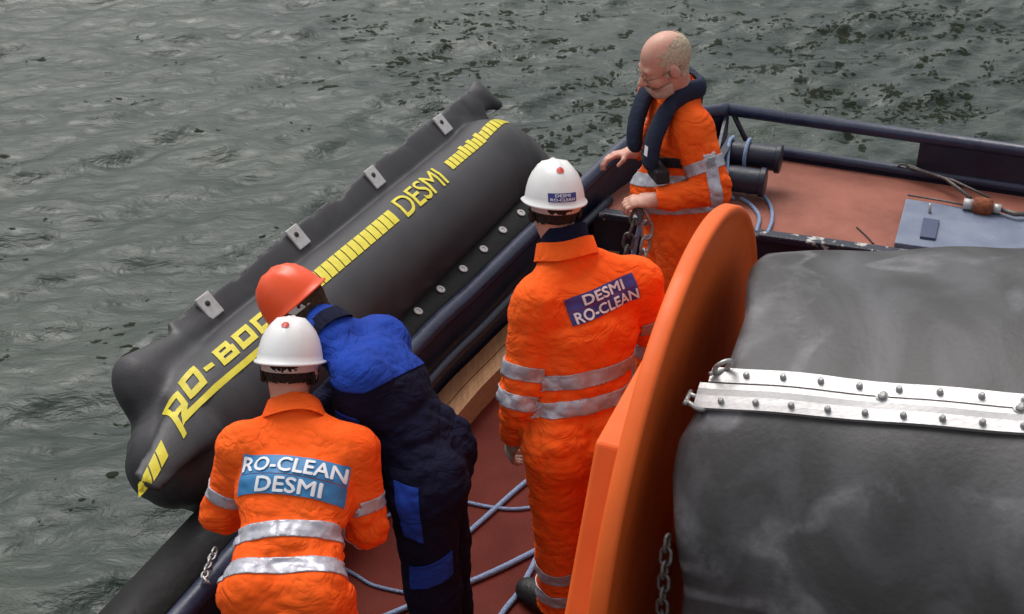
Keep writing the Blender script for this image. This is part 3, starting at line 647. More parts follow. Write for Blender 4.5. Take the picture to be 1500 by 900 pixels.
def hand_prims(f, wr, dirn, normal, thumb_side, curl=.5, sc=1.0, part=None, grip=1.0):
    """palm, four fingers and a thumb; normal = the way the palm faces; thumb_side = lateral direction of the thumb"""
    d = unit(dirn); nrm = unit(np.asarray(normal, float)-d*np.dot(normal, d)); t = unit(np.asarray(thumb_side, float)-d*np.dot(thumb_side, d)-nrm*np.dot(thumb_side, nrm)); wr = A3(*wr)
    k = wr+d*.085*sc
    f.cone(wr-d*.02, wr+d*.02, .024*sc, .024*sc, .02, part, t, 1.25); f.cone(wr+d*.02*sc, k, .018*sc, .016*sc, .015, part, t, 2.15)
    for j, (off, ln) in enumerate(((.030, .92), (.010, 1.0), (-.010, .95), (-.029, .76))):
        p = k+t*off*sc-d*.004*sc*abs(j-1); a = curl*.55*grip
        for q, (L, r0, r1) in enumerate(((.044, .0098, .0092), (.028, .0092, .0085), (.022, .0085, .0075))):
            e = p+(d*math.cos(a)+nrm*math.sin(a))*L*ln*sc; f.cone(p, e, r0*sc, r1*sc, .004, part); p = e; a += curl*1.0*grip
    p = wr+d*.028*sc+t*.030*sc; e = p+(d*.55+t*.55+nrm*.45)*.040*sc; f.cone(p-t*.01, e, .0135*sc, .011*sc, .012, part)
    e2 = e+unit(d*.8+t*.0+nrm*(.35+curl*.5))*.034*sc; f.cone(e, e2, .0105*sc, .0088*sc, .004, part)
def head_prims(f, H, hf, part=9, face=True, s=1.0, nose=1.0):
    r, fw, u = hf; pt = lambda x, y, z: H+s*(r*x+fw*y+u*z)
    f.ell(pt(0, -.012, .03), A3(.077, .097, .090)*s, hf, .02, part); f.ell(pt(0, .028, -.035), A3(.061, .066, .084)*s, hf, .03, part)
    f.ell(pt(0, .052, -.090), A3(.036, .034, .030)*s, hf, .025, part)
    for x in (-1, 1):
        f.ell(pt(x*.080, -.006, -.006), A3(.010, .021, .032)*s, (r, unit(fw-u*.2), unit(u+fw*.2)), .006, part)
        if face: f.ell(pt(x*.037, .062, -.032), A3(.026, .026, .024)*s, hf, .02, part)
    if face:
        f.cone(pt(-.034, .080, .020), pt(.034, .080, .020), .012*s, .012*s, .015, part)
        for x in (-1, 1): f.ell(pt(x*.031, .098, .0), A3(.018, .017, .013)*s, hf, .012, sub=True)
        f.cone(pt(0, .086, .008), pt(0, .112*nose, -.030), .0105*s, .0140*s, .010, part)
        for x in (-1, 1): f.ell(pt(x*.013, .095, -.034), A3(.009, .011, .008)*s, hf, .006, part); f.ell(pt(x*.031, .076, -.001), A3(.0135, .0125, .011)*s, hf, .003, part)
        f.cone(pt(-.019, .088, -.060), pt(.019, .088, -.060), .0075*s, .0075*s, .012, part); f.cone(pt(-.016, .087, -.072), pt(.016, .087, -.072), .008*s, .008*s, .008, part)
def hard_hat(root, H, hf, material, s=1.0, peak=.045, strap=True, tail=.004):
    r, fw, u = hf; c = H+u*.035*s+fw*-.004; V = []; na, npf = 56, 13
    prof = [(0, .128), (.22, .1255), (.42, .118), (.60, .104), (.75, .085), (.86, .062), (.935, .036), (.975, .014), (.99, 0), (1.03, -.006)]
    def ring(rho, h, fl):
        out = []
        for k in range(na):
            a = 2*math.pi*k/na; ca, sa = math.cos(a), math.sin(a)
            pk = fl*(.008+peak*max(0, ca)**2.2+tail*max(0, -ca)**1.5)
            rib = (.0045*max(0, math.cos(sa*rho*.098*s*2*math.pi/.042))*(1 if rho < .8 and rho > .1 and abs(sa*rho) < .5 else 0))
            x = sa*(.098*rho+pk*.9)*s; y = ca*(.122*rho+pk)*s
            out.append(c+r*x+fw*y+u*(h+rib-.010*fl*max(0, ca)**2-.006*fl*max(0, -ca))*s)
        return out
    rings = [ring(max(p, .01), h, 0) for p, h in prof[:-1]]+[ring(1.0, -.004, .8), ring(1.0, -.007, 1.0), ring(.99, -.010, .95), ring(.95, -.002, 0), ring(.90, .03, 0)]
    for R_ in rings: V += R_
    F = [[i*na+k, (i+1)*na+k, (i+1)*na+(k+1) % na, i*na+(k+1) % na] for i in range(len(rings)-1) for k in range(na)]+[list(range(na))]
    F = [fc[::-1] for fc in F]
    hat = obj('hard_hat', V, F, material, root)
    # headband ring inside, showing below the shell at the back
    hv = []
    for (rho, h) in ((.90, .02), (.885, -.03), (.865, -.03), (.86, .02)):
        for k in range(na): a = 2*math.pi*k/na; hv.append(c+r*math.sin(a)*.095*rho*s+fw*(math.cos(a)*.112*rho)*s+u*(h-.008*max(0, -math.cos(a)))*s)
    hF = [[i*na+k, (i+1)*na+k, (i+1)*na+(k+1) % na, i*na+(k+1) % na] for i in range(3) for k in range(na)]
    if strap: obj('headband', hv, [q[::-1] for q in hF], 'band_white', hat)
    return hat, make_bvh(V, F), c
def hair_shell(cov, root, H, hf, fn, material, off=.006):
    V, F, P = cov; r, fw, u = hf
    def cent(cs): q = cs-H; return fn(q@r, q@fw, q@u)
    o = panel(cov, 'hair', root, material, [], [9], off, cent, 0)
    if o:
        me = o.data; rg = np.random.RandomState(2); co = np.empty(len(me.vertices)*3); me.vertices.foreach_get('co', co)
        me.vertices.foreach_set('co', co+rg.normal(size=co.size)*.0011); me.update()
    return o
def person(base, label, J, cloth, seed, headaz, headtilt, headroll=0, hs=1.0, fold=1.0, skin='skin', gloves=(None, None), res=.0075, bres=.006, bulk=1.0, face=True, neckr=.056, hand_pose=None, mats_extra=None, belly=0, group=None):
    root = empty('person', base, label, 'person', group)
    hf = frame(headaz, headtilt, headroll); rcv = unit(J['shR']-J['shL']); rpv = unit(J['hipR']-J['hipL'])
    ctr = (J['shL']+J['shR'])/2; pel = (J['hipL']+J['hipR'])/2; spine = unit(ctr-pel); cf = unit(np.cross(RZ, rcv)); bk = -unit(np.cross(spine, rcv))*-1
    fwd = unit(np.cross(spine, rcv)); fwd = fwd if fwd@cf > 0 else -fwd
    waist = pel+(ctr-pel)*.30-fwd*.01; chest = pel+(ctr-pel)*.74
    nd = unit(unit(J['head']-J['neck'])+spine)
    allp = np.array(list(J.values())); lo = allp.min(0)-.22; hi = allp.max(0)+.22
    B = bulk
    f = Field(lo, hi, res)
    f.cone(pel-spine*.02, waist, .120*B, .115*B, .03, 1, rpv, 1.38); f.cone(waist, chest, .115*B, .128*B, .03, 1, rcv, 1.42)
    f.cone(chest, ctr-spine*.02, .125*B, .085*B, .04, 1, rcv, 1.5)
    f.cone(J['shL']+rcv*.02, J['shR']-rcv*.02, .072*B, .072*B, .05, 1)
    for sd in 'LR': f.cone(J['neck']-spine*.01, J['sh'+sd], .058, .066*B, .05, 1)
    for sd in 'LR': f.ell(J['hip'+sd]-fwd*.05+RZ*.0, A3(.105, .10, .115)*B, None, .05, 1)
    if belly: f.ell(waist+fwd*.06, A3(.16, .13, .15)*B*belly, None, .06, 1)
    f.cone(J['neck']-nd*.03, J['neck']+nd*.020, .080, .074, .03, 1)
    for i, sd in enumerate('LR'):
        f.cone(J['sh'+sd], J['el'+sd], .080*B, .066*B, .04, 2+i); f.cone(J['el'+sd], J['wr'+sd], .066*B, .043*B, .025, 2+i)
        f.cone(J['hip'+sd], J['kn'+sd], .112*B, .090*B, .035, 4+i); f.cone(J['kn'+sd], J['an'+sd], .088*B, .082*B, .03, 4+i)
    el = [J['elL'], J['elR']]; kn = [J['knL'], J['knR']]
    def cloth_fold(P, part):
        a = .0035+.006*np.exp(-(((P-waist)@spine)/.10)**2)+.004*np.exp(-(((P-pel)@RZ)/.12)**2)
        for e in el: a = a+.006*np.exp(-np.sum((P-e)**2, 1)/.010)*(part >= 2)*(part <= 3)
        for e in kn: a = a+.005*np.exp(-np.sum((P-e)**2, 1)/.02)*(part >= 4)
        a = a+.005*(part >= 4)*np.clip((.45-P[:, 2])/.4, 0, 1)
        Q = P.copy(); Q[:, 2] *= 1.5
        return fold*1.35*(a*folds(Q, .13, seed)+a*.5*folds(Q, .06, seed+9)+.003*folds(Q, .25, seed+20))
    f.ripple(cloth_fold)
    # open the garment at neck, cuffs and hems so that it ends in a clean edge
    cov = f.mesh()
    V, F, P = cov; cut = np.ones(len(F), bool); cs = V[F].mean(1)
    for sd in 'LR':
        dW = unit(J['wr'+sd]-J['el'+sd]); cut &= ~(((cs-J['wr'+sd])@dW > -.004) & (np.linalg.norm(cs-J['wr'+sd], axis=1) < .10) & np.isin(P[F[:, 0]], [2, 3]))
        dA = unit(J['an'+sd]-J['kn'+sd]); cut &= ~(((cs-J['an'+sd])@dA > .0) & (np.linalg.norm(cs-J['an'+sd], axis=1) < .16) & np.isin(P[F[:, 0]], [4, 5]))
    cut &= ~(((cs-J['neck'])@nd > .062) & (np.linalg.norm(cs-J['neck'], axis=1) < .14))
    cover = obj('coverall', V, F[cut], cloth, root)
    m_ = cover.modifiers.new('s', 'SOLIDIFY'); m_.thickness = .004; m_.offset = -1
    # body: one continuous surface, head to feet
    g = Field(lo, hi, bres); H = J['head']; r, fw, u = hf
    head_prims(g, H, hf, 9, face, hs)
    g.cone(H-u*.055*hs-fw*.022, J['neck']-spine*.02, neckr, neckr+.008, .025, 9)
    g.cone(J['neck']-spine*.06+fwd*.01, waist, .045, .075, .03, 1, rcv, 1.4); g.cone(waist, pel, .075, .08, .03, 1, rpv, 1.3); g.cone(J['shL'], J['shR'], .035, .035, .03, 1); g.cone(J['neck'], J['neck']-spine*.07+fwd*.01, .05, .045, .03, 1)
    for i, sd in enumerate('LR'):
        g.cone(J['sh'+sd], J['el'+sd], .048, .040, .02, 2+i); g.cone(J['el'+sd], J['wr'+sd], .040, .029, .02, 2+i)
        g.cone(J['hip'+sd], J['kn'+sd], .082, .055, .02, 4+i); g.cone(J['kn'+sd], J['an'+sd], .055, .042, .02, 4+i)
        g.cone(J['an'+sd], J['toe'+sd], .042, .032, .02, 4+i)
        hp = hand_pose[i]; hand_prims(g, J['wr'+sd]+unit(hp[0])*.008, hp[0], hp[1], hp[2], hp[3], .98, 7+i)
    bod = g.mesh(); V, F, P = bod
    names = [skin]+[x for x in gloves if x]
    bo = obj('body', V, F, skin, root, mats=[x for x in gloves if x])
    if any(gloves):
        mi = np.zeros(len(F), np.int32); c = 1
        for i, gl in enumerate(gloves):
            if gl: mi[P[F[:, 0]] == 7+i] = c; c += 1
        bo.data.polygons.foreach_set('material_index', mi)
    for sd in 'LR':
        h = Field(np.minimum(J['an'+sd], J['toe'+sd])-.18, np.maximum(J['an'+sd], J['toe'+sd])+.2, .008)
        an, to = J['an'+sd], J['toe'+sd]; dd = unit((to-an)*A3(1, 1, 0)); w = A3(-dd[1], dd[0], 0)
        h.cone(an+RZ*.10, an, .060, .058, .02); h.cone(an*A3(1, 1, 0)+RZ*.045-dd*.03, to*A3(1, 1, 0)+RZ*.04, .045, .040, .02, None, w, 1.15); h.cone(an-RZ*.01, to*A3(1, 1, 0)+RZ*.045-dd*.03, .058, .042, .03)
        h.half(A3(0, 0, .002), (0, 0, -1), .006); Vb, Fb, _ = h.mesh(); obj('boot', Vb, Fb, 'boot', root)
    return dict(root=root, cov=cov, body=bod, hf=hf, H=H, chest=chest, waist=waist, pel=pel, ctr=ctr, spine=spine, fwd=fwd, rt=rcv, rp=rpv, J=J, cover=cover)
def band(p, name, at, n, w, sel, mat_='reflective', off=.004, cent=None): 
    n = unit(n); at = A3(*at); return panel(p['cov'], name, p['root'], mat_, [(at-n*w/2, n), (at+n*w/2, -n)], sel, off, cent)
def limb_bands(p, a, b, fr, w, sel):
    a, b = p['J'][a], p['J'][b]
    for t in fr:
        at = a+(b-a)*t; band(p, 'reflective_band', at, b-a, w, sel, cent=lambda cs: np.linalg.norm(cs-at, axis=1) < .16)
def back_patch(p, c, rt, up, into, W, H_, lines, colr, tilt=0, stack=None):
    """printed panel sewn on the back; lines = [(text, u0, v0, width, height)] in panel units (0..1)"""
    V, F, P = p['cov']; bv = make_bvh(V, F); rt = unit(rt); up = unit(up-rt*np.dot(up, rt)); into = unit(into); t = rad(tilt)
    R_ = rt*math.cos(t)+up*math.sin(t); U_ = up*math.cos(t)-rt*math.sin(t); c = A3(*c)
    fm = lambda u, v: (c+R_*(u-.5)*W+U_*(v-.5)*H_-into*.25, into)
    for (u0, v0, u1, v1) in stack: pa = decal('logo_patch', [(u0, v0), (u1, v0), (u1, v1), (u0, v1)], [[0, 1, 2, 3]], fm, bv, .0045, colr, p['root'], 5, .02)
    for (s, u, v, w, h, bold) in lines:
        Vt, Ft = text_mesh(s, bold, 1.02, 3); decal('lettering', [(u+a*w, v+b_*h, w_) for a, b_, w_ in Vt], Ft, fm, bv, .0075, 'print_white', pa, 1, .02)

# --- worker with white helmet, back to us, busy at the near end of the boom
JA = dict(head=A3(-.692, 3.545, 1.29), neck=A3(-.672, 3.45, 1.175), shL=A3(-.83, 3.365, 1.12), shR=A3(-.48, 3.35, 1.12), elL=A3(-.905, 3.33, .90), elR=A3(-.45, 3.27, .895), wrL=A3(-.85, 3.57, .83), wrR=A3(-.60, 3.48, .80), hipL=A3(-.745, 2.98, .87), hipR=A3(-.565, 2.97, .87), knL=A3(-.80, 3.04, .49), knR=A3(-.53, 3.03, .49), anL=A3(-.80, 2.96, .09), anR=A3(-.53, 2.95, .09), toeL=A3(-.82, 3.14, .035), toeR=A3(-.50, 3.13, .035))
pa = person((-.66, 3.08, 0), 'worker in orange coverall and white helmet bending with RO-CLEAN DESMI patch in light blue', JA, 'hivis', 31, 4, 30, hs=.98, bulk=.90, hand_pose=[((.2, .9, -.3), (.3, 0, -1), (1, .1, 0), .8), ((-.1, .9, -.35), (-.3, 0, -1), (-1, .1, 0), .8)], face=False)
hair_shell(pa['body'], pa['root'], pa['H'], pa['hf'], lambda x, y, z: (z > -.032-.01*(y > -.03)) & (y < .02-.3*z) & (np.abs(x) < .084), 'hair_dark', .005)
hatA, bvA, cA = hard_hat(pa['root'], pa['H'], pa['hf'], 'helmet_white', 1.04)
sp = pa['spine']; 
for dz in (.145, .035): band(pa, 'reflective_band', pa['pel']+sp*(dz+.03), sp+pa['rt']*-.03, .052, [1])
for e in 'LR': limb_bands(pa, 'sh'+e, 'el'+e, (.66,), .04, [2, 3]); limb_bands(pa, 'el'+e, 'wr'+e, (.12,), .04, [2, 3])
back_patch(pa, pa['chest']-pa['fwd']*.1+sp*.0+pa['rt']*.005, pa['rt'], sp, pa['fwd'], .325, .125, [('RO-CLEAN', .5, .74, .98, .40, .028), ('DESMI', .5, .22, .62, .38, .028)], 'patch_blue', -5, [(.0, .0, 1, .47), (.0, .49, 1, 1.0)])

# --- worker in dark blue overalls bending left
JB = dict(head=A3(-.695, 3.85, 1.325), neck=A3(-.595, 3.75, 1.295), shL=A3(-.475, 3.55, 1.245), shR=A3(-.435, 3.85, 1.20), elL=A3(-.51, 3.52, .985), elR=A3(-.56, 3.98, .98), wrL=A3(-.66, 3.67, .87), wrR=A3(-.70, 3.92, .85), hipL=A3(-.285, 3.42, .92), hipR=A3(-.265, 3.60, .92), knL=A3(-.265, 3.43, .50), knR=A3(-.24, 3.63, .50), anL=A3(-.25, 3.43, .09), anR=A3(-.22, 3.65, .09), toeL=A3(-.44, 3.45, .035), toeR=A3(-.41, 3.70, .035))
pb = person((-.26, 3.5, 0), 'worker in navy blue overalls and orange helmet bending towards the boom', JB, 'navy_cloth', 47, -74, 46, -4, hs=.97, hand_pose=[((-.5, .5, -.7), (0, .2, -1), (.3, 1, 0), .7), ((-.4, -.1, -.9), (-1, -.2, 0), (0, -1, 0), .7)], bulk=1.0, fold=1.1)
hair_shell(pb['body'], pb['root'], pb['H'], pb['hf'], lambda x, y, z: (z > -.062) & (y < .005-.25*z) & (np.abs(x) < .087), 'hair_brown', .008)
hard_hat(pb['root'], pb['H'], pb['hf'], 'helmet_orange', 1.02, .05)
sp = pb['spine']; c = pb['ctr']
panel(pb['cov'], 'shoulder_yoke', pb['root'], 'royal_cloth', [(c-sp*.085, sp), (c+pb['fwd']*.10, -pb['fwd'])], None, .004, lambda cs: (np.linalg.norm(cs-c, axis=1) < .33) & ~((cs[:, 2] < pb['J']['shL'][2]+.012) & (cs[:, 1] < 3.62) & (cs[:, 0] < -.38)))
J = pb['J']; d = unit(J['elL']-J['shL'])
panel(pb['cov'], 'sleeve_patch', pb['root'], 'royal_cloth', [(J['shL']+d*.085, d), (J['shL']+d*.235, -d), (J['shL']-A3(.075, 0, 0), A3(1, 0, 0)), (J['shL']+A3(.03, 0, 0), A3(-1, 0, 0)), (J['shL']+d*.1, A3(0, -1, 0))], [2], .004)
h = J['hipL']
panel(pb['cov'], 'pocket', pb['root'], 'royal_cloth', [(h+A3(-.075, 0, .02), (1, 0, .15)), (h+A3(.0, 0, 0), (-1, 0, -.05)), (h+A3(0, 0, -.13), (.3, 0, 1)), (h+A3(0, 0, .075), (0, 0, -1)), (h+A3(0, .0, 0), (0, -1, 0))], [1, 4], .005)
panel(pb['cov'], 'pocket', pb['root'], 'royal_cloth', [(h+A3(-.045, 0, 0), (1, 0, 0)), (h+A3(.09, 0, 0), (-1, 0, 0)), (h+A3(0, 0, -.335), (-.35, 0, 1)), (h+A3(0, 0, -.235), (.35, 0, -1)), (h, (0, -1, 0))], [4], .006)

# --- standing worker in the middle, white helmet
JC = dict(head=A3(.138, 3.985, 1.63), neck=A3(.175, 3.925, 1.495), shL=A3(.075, 3.775, 1.385), shR=A3(.415, 3.93, 1.385), elL=A3(.028, 3.69, 1.08), elR=A3(.50, 3.98, 1.10), wrL=A3(.005, 3.775, .86), wrR=A3(.46, 4.22, 1.02), hipL=A3(.14, 3.66, .92), hipR=A3(.30, 3.73, .92), knL=A3(.165, 3.75, .50), knR=A3(.325, 3.82, .50), anL=A3(.180, 3.795, .09), anR=A3(.345, 3.86, .09), toeL=A3(.055, 3.92, .035), toeR=A3(.25, 4.02, .035))
pc = person((.22, 3.8, 0), 'worker in orange coverall and white helmet standing upright with DESMI RO-CLEAN patch in dark blue', JC, 'hivis', 63, -12, 16, -3, hs=.95, gloves=('glove', 'glove'), hand_pose=[((-.15, .35, -.95), (1, .3, 0), (-.3, 1, 0), .55), ((-.3, .9, -.2), (0, 0, -1), (-1, 0, 0), .7)], fold=1.25, face=False, res=.007, bulk=.96)
hair_shell(pc['body'], pc['root'], pc['H'], pc['hf'], lambda x, y, z: (z > -.035) & (z < .02) & (y < -.01) & (np.abs(x) < .084), 'hair_dark', .005)
hatC, bvC, cC = hard_hat(pc['root'], pc['H'], pc['hf'], 'helmet_white', 1.0)
r, fw, u = pc['hf']; fm = lambda a, b_: (cC+r*a-fw*.4+u*b_, fw)
lp = decal('helmet_label', [(-.046, .008), (.046, .008), (.046, .036), (-.046, .036)], [[0, 1, 2, 3]], fm, bvC, .002, 'patch_navy', hatC, 5, .012)
for s_, y_ in (('DESMI', .029), ('RO-CLEAN', .016)):
    Vt, Ft = text_mesh(s_, .02, 1, 2); decal('lettering', [(a*(.05 if s_ == 'DESMI' else .08), y_+b_*.0095, w_) for a, b_, w_ in Vt], Ft, fm, bvC, .0035, 'print_white', lp, 0)
th = np.linspace(0, 2*math.pi, 14, endpoint=False)
for hh, cc, bv_, ff in ((hatC, cC, bvC, pc['hf']), (hatA, cA, bvA, pa['hf'])):
    r, fw, u = ff; dd = unit(fw*.75-u*1.0); fm2 = lambda a, b_: (cc-dd*.4+r*a+unit(np.cross(r, dd))*b_, dd)
    decal('red_dot', [(.0, .0)]+[(.0125*math.cos(t), .0125*math.sin(t)) for t in th], [[0, i+1, (i+1) % 14+1] for i in range(14)], fm2, bv_, .003, 'helmet_red', hh, 1, .01)
sp = pc['spine']
for dz in (.245, .155): band(pc, 'reflective_band', pc['pel']+sp*dz, sp-pc['rt']*.20, .05, [1])
limb_bands(pc, 'shL', 'elL', (.66, .97), .05, [2]); limb_bands(pc, 'shR', 'elR', (.5, .88), .05, [3])
for e in 'LR': limb_bands(pc, 'kn'+e, 'an'+e, (.50, .78), .05, [4, 5])
back_patch(pc, pc['chest']-pc['fwd']*.1+sp*.125+pc['rt']*.015, pc['rt'], sp, pc['fwd'], .26, .085, [('DESMI', .53, .76, .60, .40, .028), ('RO-CLEAN', .52, .24, .93, .42, .028)], 'patch_navy', 8, [(.0, .0, 1, .48), (.0, .50, 1, 1.0)])
# collar: orange stand-up flap and dark inner collar
nk = pc['J']['neck']
def collar(p, r0, r1, z0, z1, material, name, tilt=0, gap=0, fl=0):
    n = 40; V = []; rt, fw = p['rt'], unit(np.cross(RZ, p['rt'])); ax = unit(unit(p['J']['head']-p['J']['neck'])+p['spine']); fw = unit(fw-ax*(fw@ax)); rt = np.cross(fw, ax); nk = p['J']['neck']
    for (rr, z) in ((r0, z0), (r1, z1), (r1-.006, z1), (r0-.008, z0)):
        for k in range(n): a = 2*math.pi*k/n; V.append(nk+ax*(z+.012*math.cos(a)*-1+.004*math.sin(3*a))+rt*math.sin(a)*rr*1.08+fw*(math.cos(a)*rr-.006))
    F = [[i*n+k, i*n+(k+1) % n, (i+1)*n+(k+1) % n, (i+1)*n+k] for i in range(3) for k in range(n)]
    return obj(name, V, F, material, p['root'])
collar(pc, .102, .088, -.012, .046, 'hivis', 'collar'); collar(pc, .076, .070, .03, .090, 'navy_cloth', 'inner_collar')
collar(pa, .098, .076, -.01, .050, 'hivis', 'collar'); collar(pb, .092, .074, -.01, .045, 'navy_cloth', 'collar')

# --- bareheaded man with life jacket at the bow
JD = dict(head=A3(.612, 5.18, 1.675), neck=A3(.69, 5.28, 1.505), shL=A3(.735, 5.14, 1.405), shR=A3(.625, 5.50, 1.415), elL=A3(.825, 5.03, 1.19), elR=A3(.70, 5.62, 1.17), wrL=A3(.585, 5.01, 1.15), wrR=A3(.545, 5.56, 1.115), hipL=A3(.735, 5.11, .93), hipR=A3(.69, 5.28, .93), knL=A3(.70, 5.08, .50), knR=A3(.65, 5.27, .50), anL=A3(.715, 5.09, .09), anR=A3(.665, 5.29, .09), toeL=A3(.52, 5.03, .035), toeR=A3(.47, 5.24, .035))
pd_ = person((.70, 5.18, 0), 'bareheaded worker with glasses and beard in orange coverall and navy life jacket holding a chain', JD, 'hivis', 81, -106, 24, 3, hs=1.06, skin='skin_pale', hand_pose=[((-1, .12, -.12), (0, .3, -1), (.1, 1, .2), .85), ((-1, -.05, -.15), (0, -.2, -1), (0, -1, .2), .55)], belly=.95, bres=.0052, res=.0072, fold=1.1)
H, hf = pd_['H'], pd_['hf']; r, fw, u = hf; S = 1.06
hair_shell(pd_['body'], pd_['root'], H, hf, lambda x, y, z: ((np.abs(x) > .045) | (y < -.055)) & (y < .030+.010*np.sin(z*130+x*60)) & (z > -.06+.03*(y > -.03)) & (z < .094+.007*np.sin(x*120+y*90)-.35*np.maximum(0, y+.02)) & ~((np.abs(x) > .082) & (z < .035) & (y > -.03)), 'hair_grey', .003)
o = panel(pd_['body'], 'beard', pd_['root'], 'beard_grey', [], [9], .007, lambda cs: (lambda x, y, z: ((z < -.048) & (z > -.135) & (y > .018)) )((cs-H)@r, (cs-H)@fw, (cs-H)@u), 0)
# glasses
gl = empty('glasses', H+fw*.11, 'thin metal framed glasses on the face of the bareheaded bearded man', 'glasses'); mb = MB()
for x in (-1, 1):
    c = H+(r*x*.033+fw*.099+u*-.002)*S; th = np.linspace(0, 2*math.pi, 18, endpoint=False)
    mb.tube([c+(r*.024*math.cos(t)+u*.017*math.sin(t))*S for t in th], .0016, 6, closed=True)
mb.tube([H+(r*-.010+fw*.101+u*.003)*S, H+(fw*.104+u*.006)*S, H+(r*.010+fw*.101+u*.003)*S], .0016, 6)
for x in (-1, 1): mb.tube([H+(r*x*.057+fw*.097+u*.002)*S, H+(r*x*.079+fw*.06+u*.006)*S, H+(r*x*.085+fw*.0+u*.012)*S, H+(r*x*.083-fw*.015-u*.004)*S], .0018, 6)
mb.build('frame', 'glass_rim', gl, True)
sp = pd_['spine']
for dz in (.20, .085): band(pd_, 'reflective_band', pd_['pel']+sp*(dz+.03), sp, .05, [1])
limb_bands(pd_, 'shL', 'elL', (.60,), .05, [2]); limb_bands(pd_, 'elL', 'wrL', (.02,), .05, [2]); limb_bands(pd_, 'shR', 'elR', (.6,), .05, [3])
# life jacket: horseshoe bladder round the neck, hanging down the chest
vest = empty('life_jacket', pd_['chest'], 'navy inflatable life jacket worn round the neck of the bareheaded man', 'life jacket')
rt, cf = pd_['rt'], pd_['fwd']; nk = pd_['J']['neck']; f = Field(nk-A3(.5, .5, .75), nk+A3(.5, .5, .35), .009)
q = lambda x, y, z: nk+rt*x+cf*y+sp*z
for x in (-1, 1):
    path = curve([q(0, -.085, .03), q(x*.06, -.070, .04), q(x*.10, .0, .045), q(x*.105, .08, .005), q(x*.10, .135, -.08), q(x*.095, .165, -.16), q(x*.09, .175, -.235)], 22)
    rr = np.interp(np.linspace(0, 1, 22), [0, .3, .6, 1], [.020, .022, .026, .027])
    for i in range(21): f.cone(path[i], path[i+1], rr[i], rr[i+1], .012, None, rt if i > 10 else unit(sp+rt*x*.3*(i/10)), 1.75)
f.ripple(lambda P, part: .0022*folds(P, .12, 5)); V, F, _ = f.mesh(); vb = obj('bladder', V, F, 'life_vest', vest)
bvD = make_bvh(V, F); 
decal('tag_label', [(-.012, -.02), (.012, -.02), (.012, .02), (-.012, .02)], [[0, 1, 2, 3]], lambda a, b_: (q(-.11+a, .5, -.17+b_), -cf), bvD, .003, 'print_white', vb, 0)
n_ = unit(sp)
vs2 = panel(pd_['cov'], 'waist_strap', vest, 'black_strap', [(q(0, 0, -.285), sp), (q(0, 0, -.245), -sp)], [1], .010)
bevel(MB().box(q(-.115, .150, -.262), (rt, cf, sp), (.055, .03, .028)).build('buckle_pouch', 'black_strap', vest), .008); 
panel(pd_['cov'], 'back_strap', vest, 'black_strap', [(q(-.02, 0, 0), rt), (q(.02, 0, 0), -rt), (q(0, -.02, 0), -cf)], [1], .009)
# chain held in his left hand
hp = JD['wrL']+A3(-.075, .01, -.045)
chain('chain', [hp+A3(.01, -.02, .0), hp+A3(-.02, -.02, -.10), hp+A3(-.045, -.02, -.30), hp+A3(-.06, -.02, -.55)], .072, .021, .0068, 'steel_dark', 'chain hanging from the hand of the bareheaded man')
chain('chain', [hp+A3(.02, .01, -.01), hp+A3(.05, .0, -.10), hp+A3(.035, -.02, -.22), hp+A3(.0, -.03, -.36), hp+A3(-.01, -.03, -.55)], .078, .023, .0074, 'steel', 'second brighter chain bight beside the rope under the bearded man\'s hand')
def rope(P, r, label, n=80, group=None, material='rope_blue'):
    P = curve(P, n); o = MB().tube(P, r, 8).build('rope', material, None, True, P[0]); return tag(o, label, 'rope', group)
rope([hp+A3(.0, .0, .01), hp+A3(.025, .0, -.05), hp+A3(.0, .0, -.2), hp+A3(-.02, .0, -.5), hp+A3(-.03, .0, -.9)], .011, 'pale blue rope hanging between the chains below the bearded man\'s hand')

# ================================================================== ROPES on the deck
def deck_rope(px, label, r=.011, z=.0):
    P = [atz(x, y, z+r) for x, y in px]; return rope(P, r, label)
deck_rope([(560, 760), (640, 722), (680, 735), (725, 744), (768, 745), (830, 730), (900, 690)], 'blue rope lying across the red deck, thin upper strand', .008)
deck_rope([(600, 850), (640, 820), (675, 790), (720, 750), (768, 708), (820, 670), (880, 640)], 'blue rope running diagonally over the red deck, crossing the thin strand', .011)
deck_rope([(560, 905), (620, 880), (690, 852), (735, 832), (775, 812), (840, 780), (930, 760)], 'blue rope running to the boot of the standing worker', .012)
deck_rope([(700, 960), (735, 900), (760, 868), (776, 838), (800, 800), (860, 770)], 'blue rope passing under the black boot of the standing worker', .012)
deck_rope([(480, 820), (520, 842), (548, 858), (600, 870)], 'dark thin rope on the shaded deck beside the bending worker', .007)
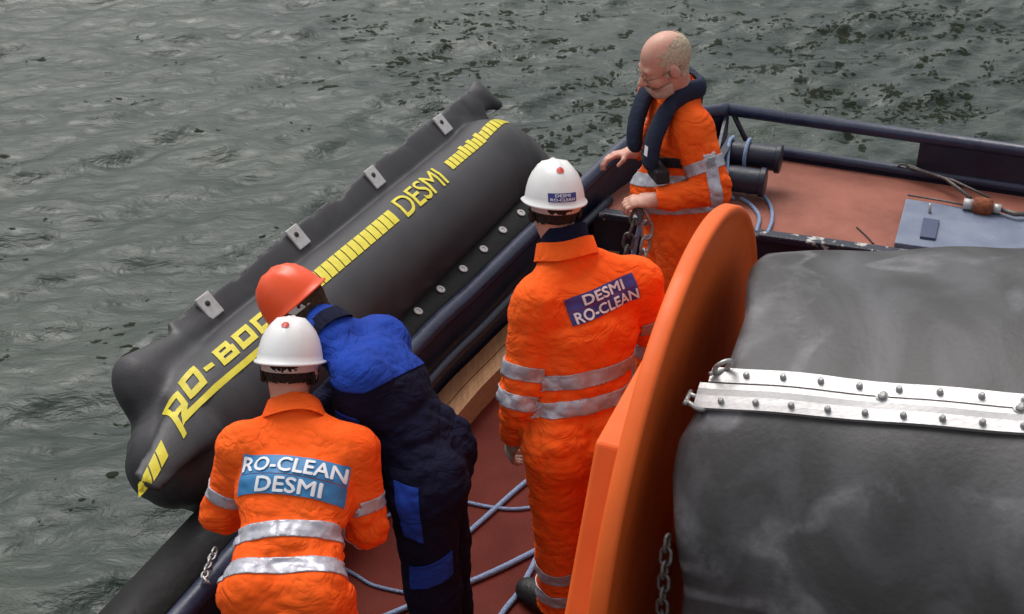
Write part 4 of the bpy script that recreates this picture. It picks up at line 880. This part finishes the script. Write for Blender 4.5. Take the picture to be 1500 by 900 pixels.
# mooring line round the stubs
c1 = atz(1103, 228, .53); c2 = atz(1085, 263, .46)
def loop(c, a, R_): d = unit(UB); return [c+d*a+(RZ*math.cos(t)-VB*math.sin(t))*R_ for t in np.linspace(-.6, 3.4, 9)]
P = loop(c1, -.03, .084); rope(P, .0105, 'pale blue mooring rope turned round the upper stub, outer turn')
P = [c1-UB*.12+RZ*.083+VB*.02, c1-UB*.125+RZ*.07-VB*.06, c2-UB*.06+RZ*.03-VB*.083, c2-UB*.05-RZ*.05-VB*.07, c2-UB*.02-RZ*.10-VB*.04]
rope(P, .0105, 'pale blue mooring rope passing down over both stubs')
P = [atz(1093, 283, FD+.03), atz(1112, 283, FD+.02), atz(1128, 300, FD+.012), atz(1131, 322, FD+.012), atz(1124, 342, FD+.012)]; rope(P, .010, 'pale blue rope tail curling on the foredeck below the stubs, long bight')
P = [atz(1085, 290, FD+.02), atz(1100, 300, FD+.012), atz(1112, 318, FD+.012), atz(1108, 340, FD+.012)]; rope(P, .010, 'pale blue rope tail curling on the foredeck below the stubs, short bight')
# lashing gear on the foredeck
ls = empty('lashing', atz(1440, 303, FD+.03), 'rusty shackle with white fittings and lashing bars on the blue hatch', 'shackle')
c = atz(1440, 303, FD+.06)
MB().lathe([(.02, -.05), (.045, -.045), (.05, 0), (.045, .045), (.02, .05)], 14, c, UB).build('body', 'rust', ls, True)
MB().tube([c-UB*.10, c-UB*.05], .030, 10).build('collar', 'zinc', ls, True); MB().tube([c+UB*.05, c+UB*.09], .026, 10).build('collar', 'zinc', ls, True)
MB().tube([atz(1330, 243, .42), atz(1385, 262, .43), atz(1422, 290, .42)], .010, 8).build('bar', 'steel_dark', ls, True)
MB().tube([atz(1332, 246, .42), atz(1395, 264, .43), atz(1450, 290, .42)], .008, 8).build('bar', 'steel_dark', ls, True)
MB().tube([atz(1330, 286, FD+.02), atz(1380, 294, FD+.045), atz(1425, 303, FD+.05)], .006, 8).build('wire', 'steel_dark', ls, True)
MB().tube([c+UB*.09, c+UB*.16-VB*.03, c+UB*.24], .014, 8).build('bar', 'steel_dark', ls, True)
th = np.linspace(0, 2*math.pi, 14, endpoint=False); e = atz(1322, 248, .40); MB().tube([e+(UB*math.cos(t)+RZ*math.sin(t))*.03 for t in th], .007, 6, closed=True).build('ring', 'steel_dark', ls, True)
P = [atz(1255, 333, FD+.005), atz(1268, 345, FD+.005), atz(1280, 358, FD+.005)]; rope(P, .004, 'thin dark cord on the red foredeck', 12, material='boot')
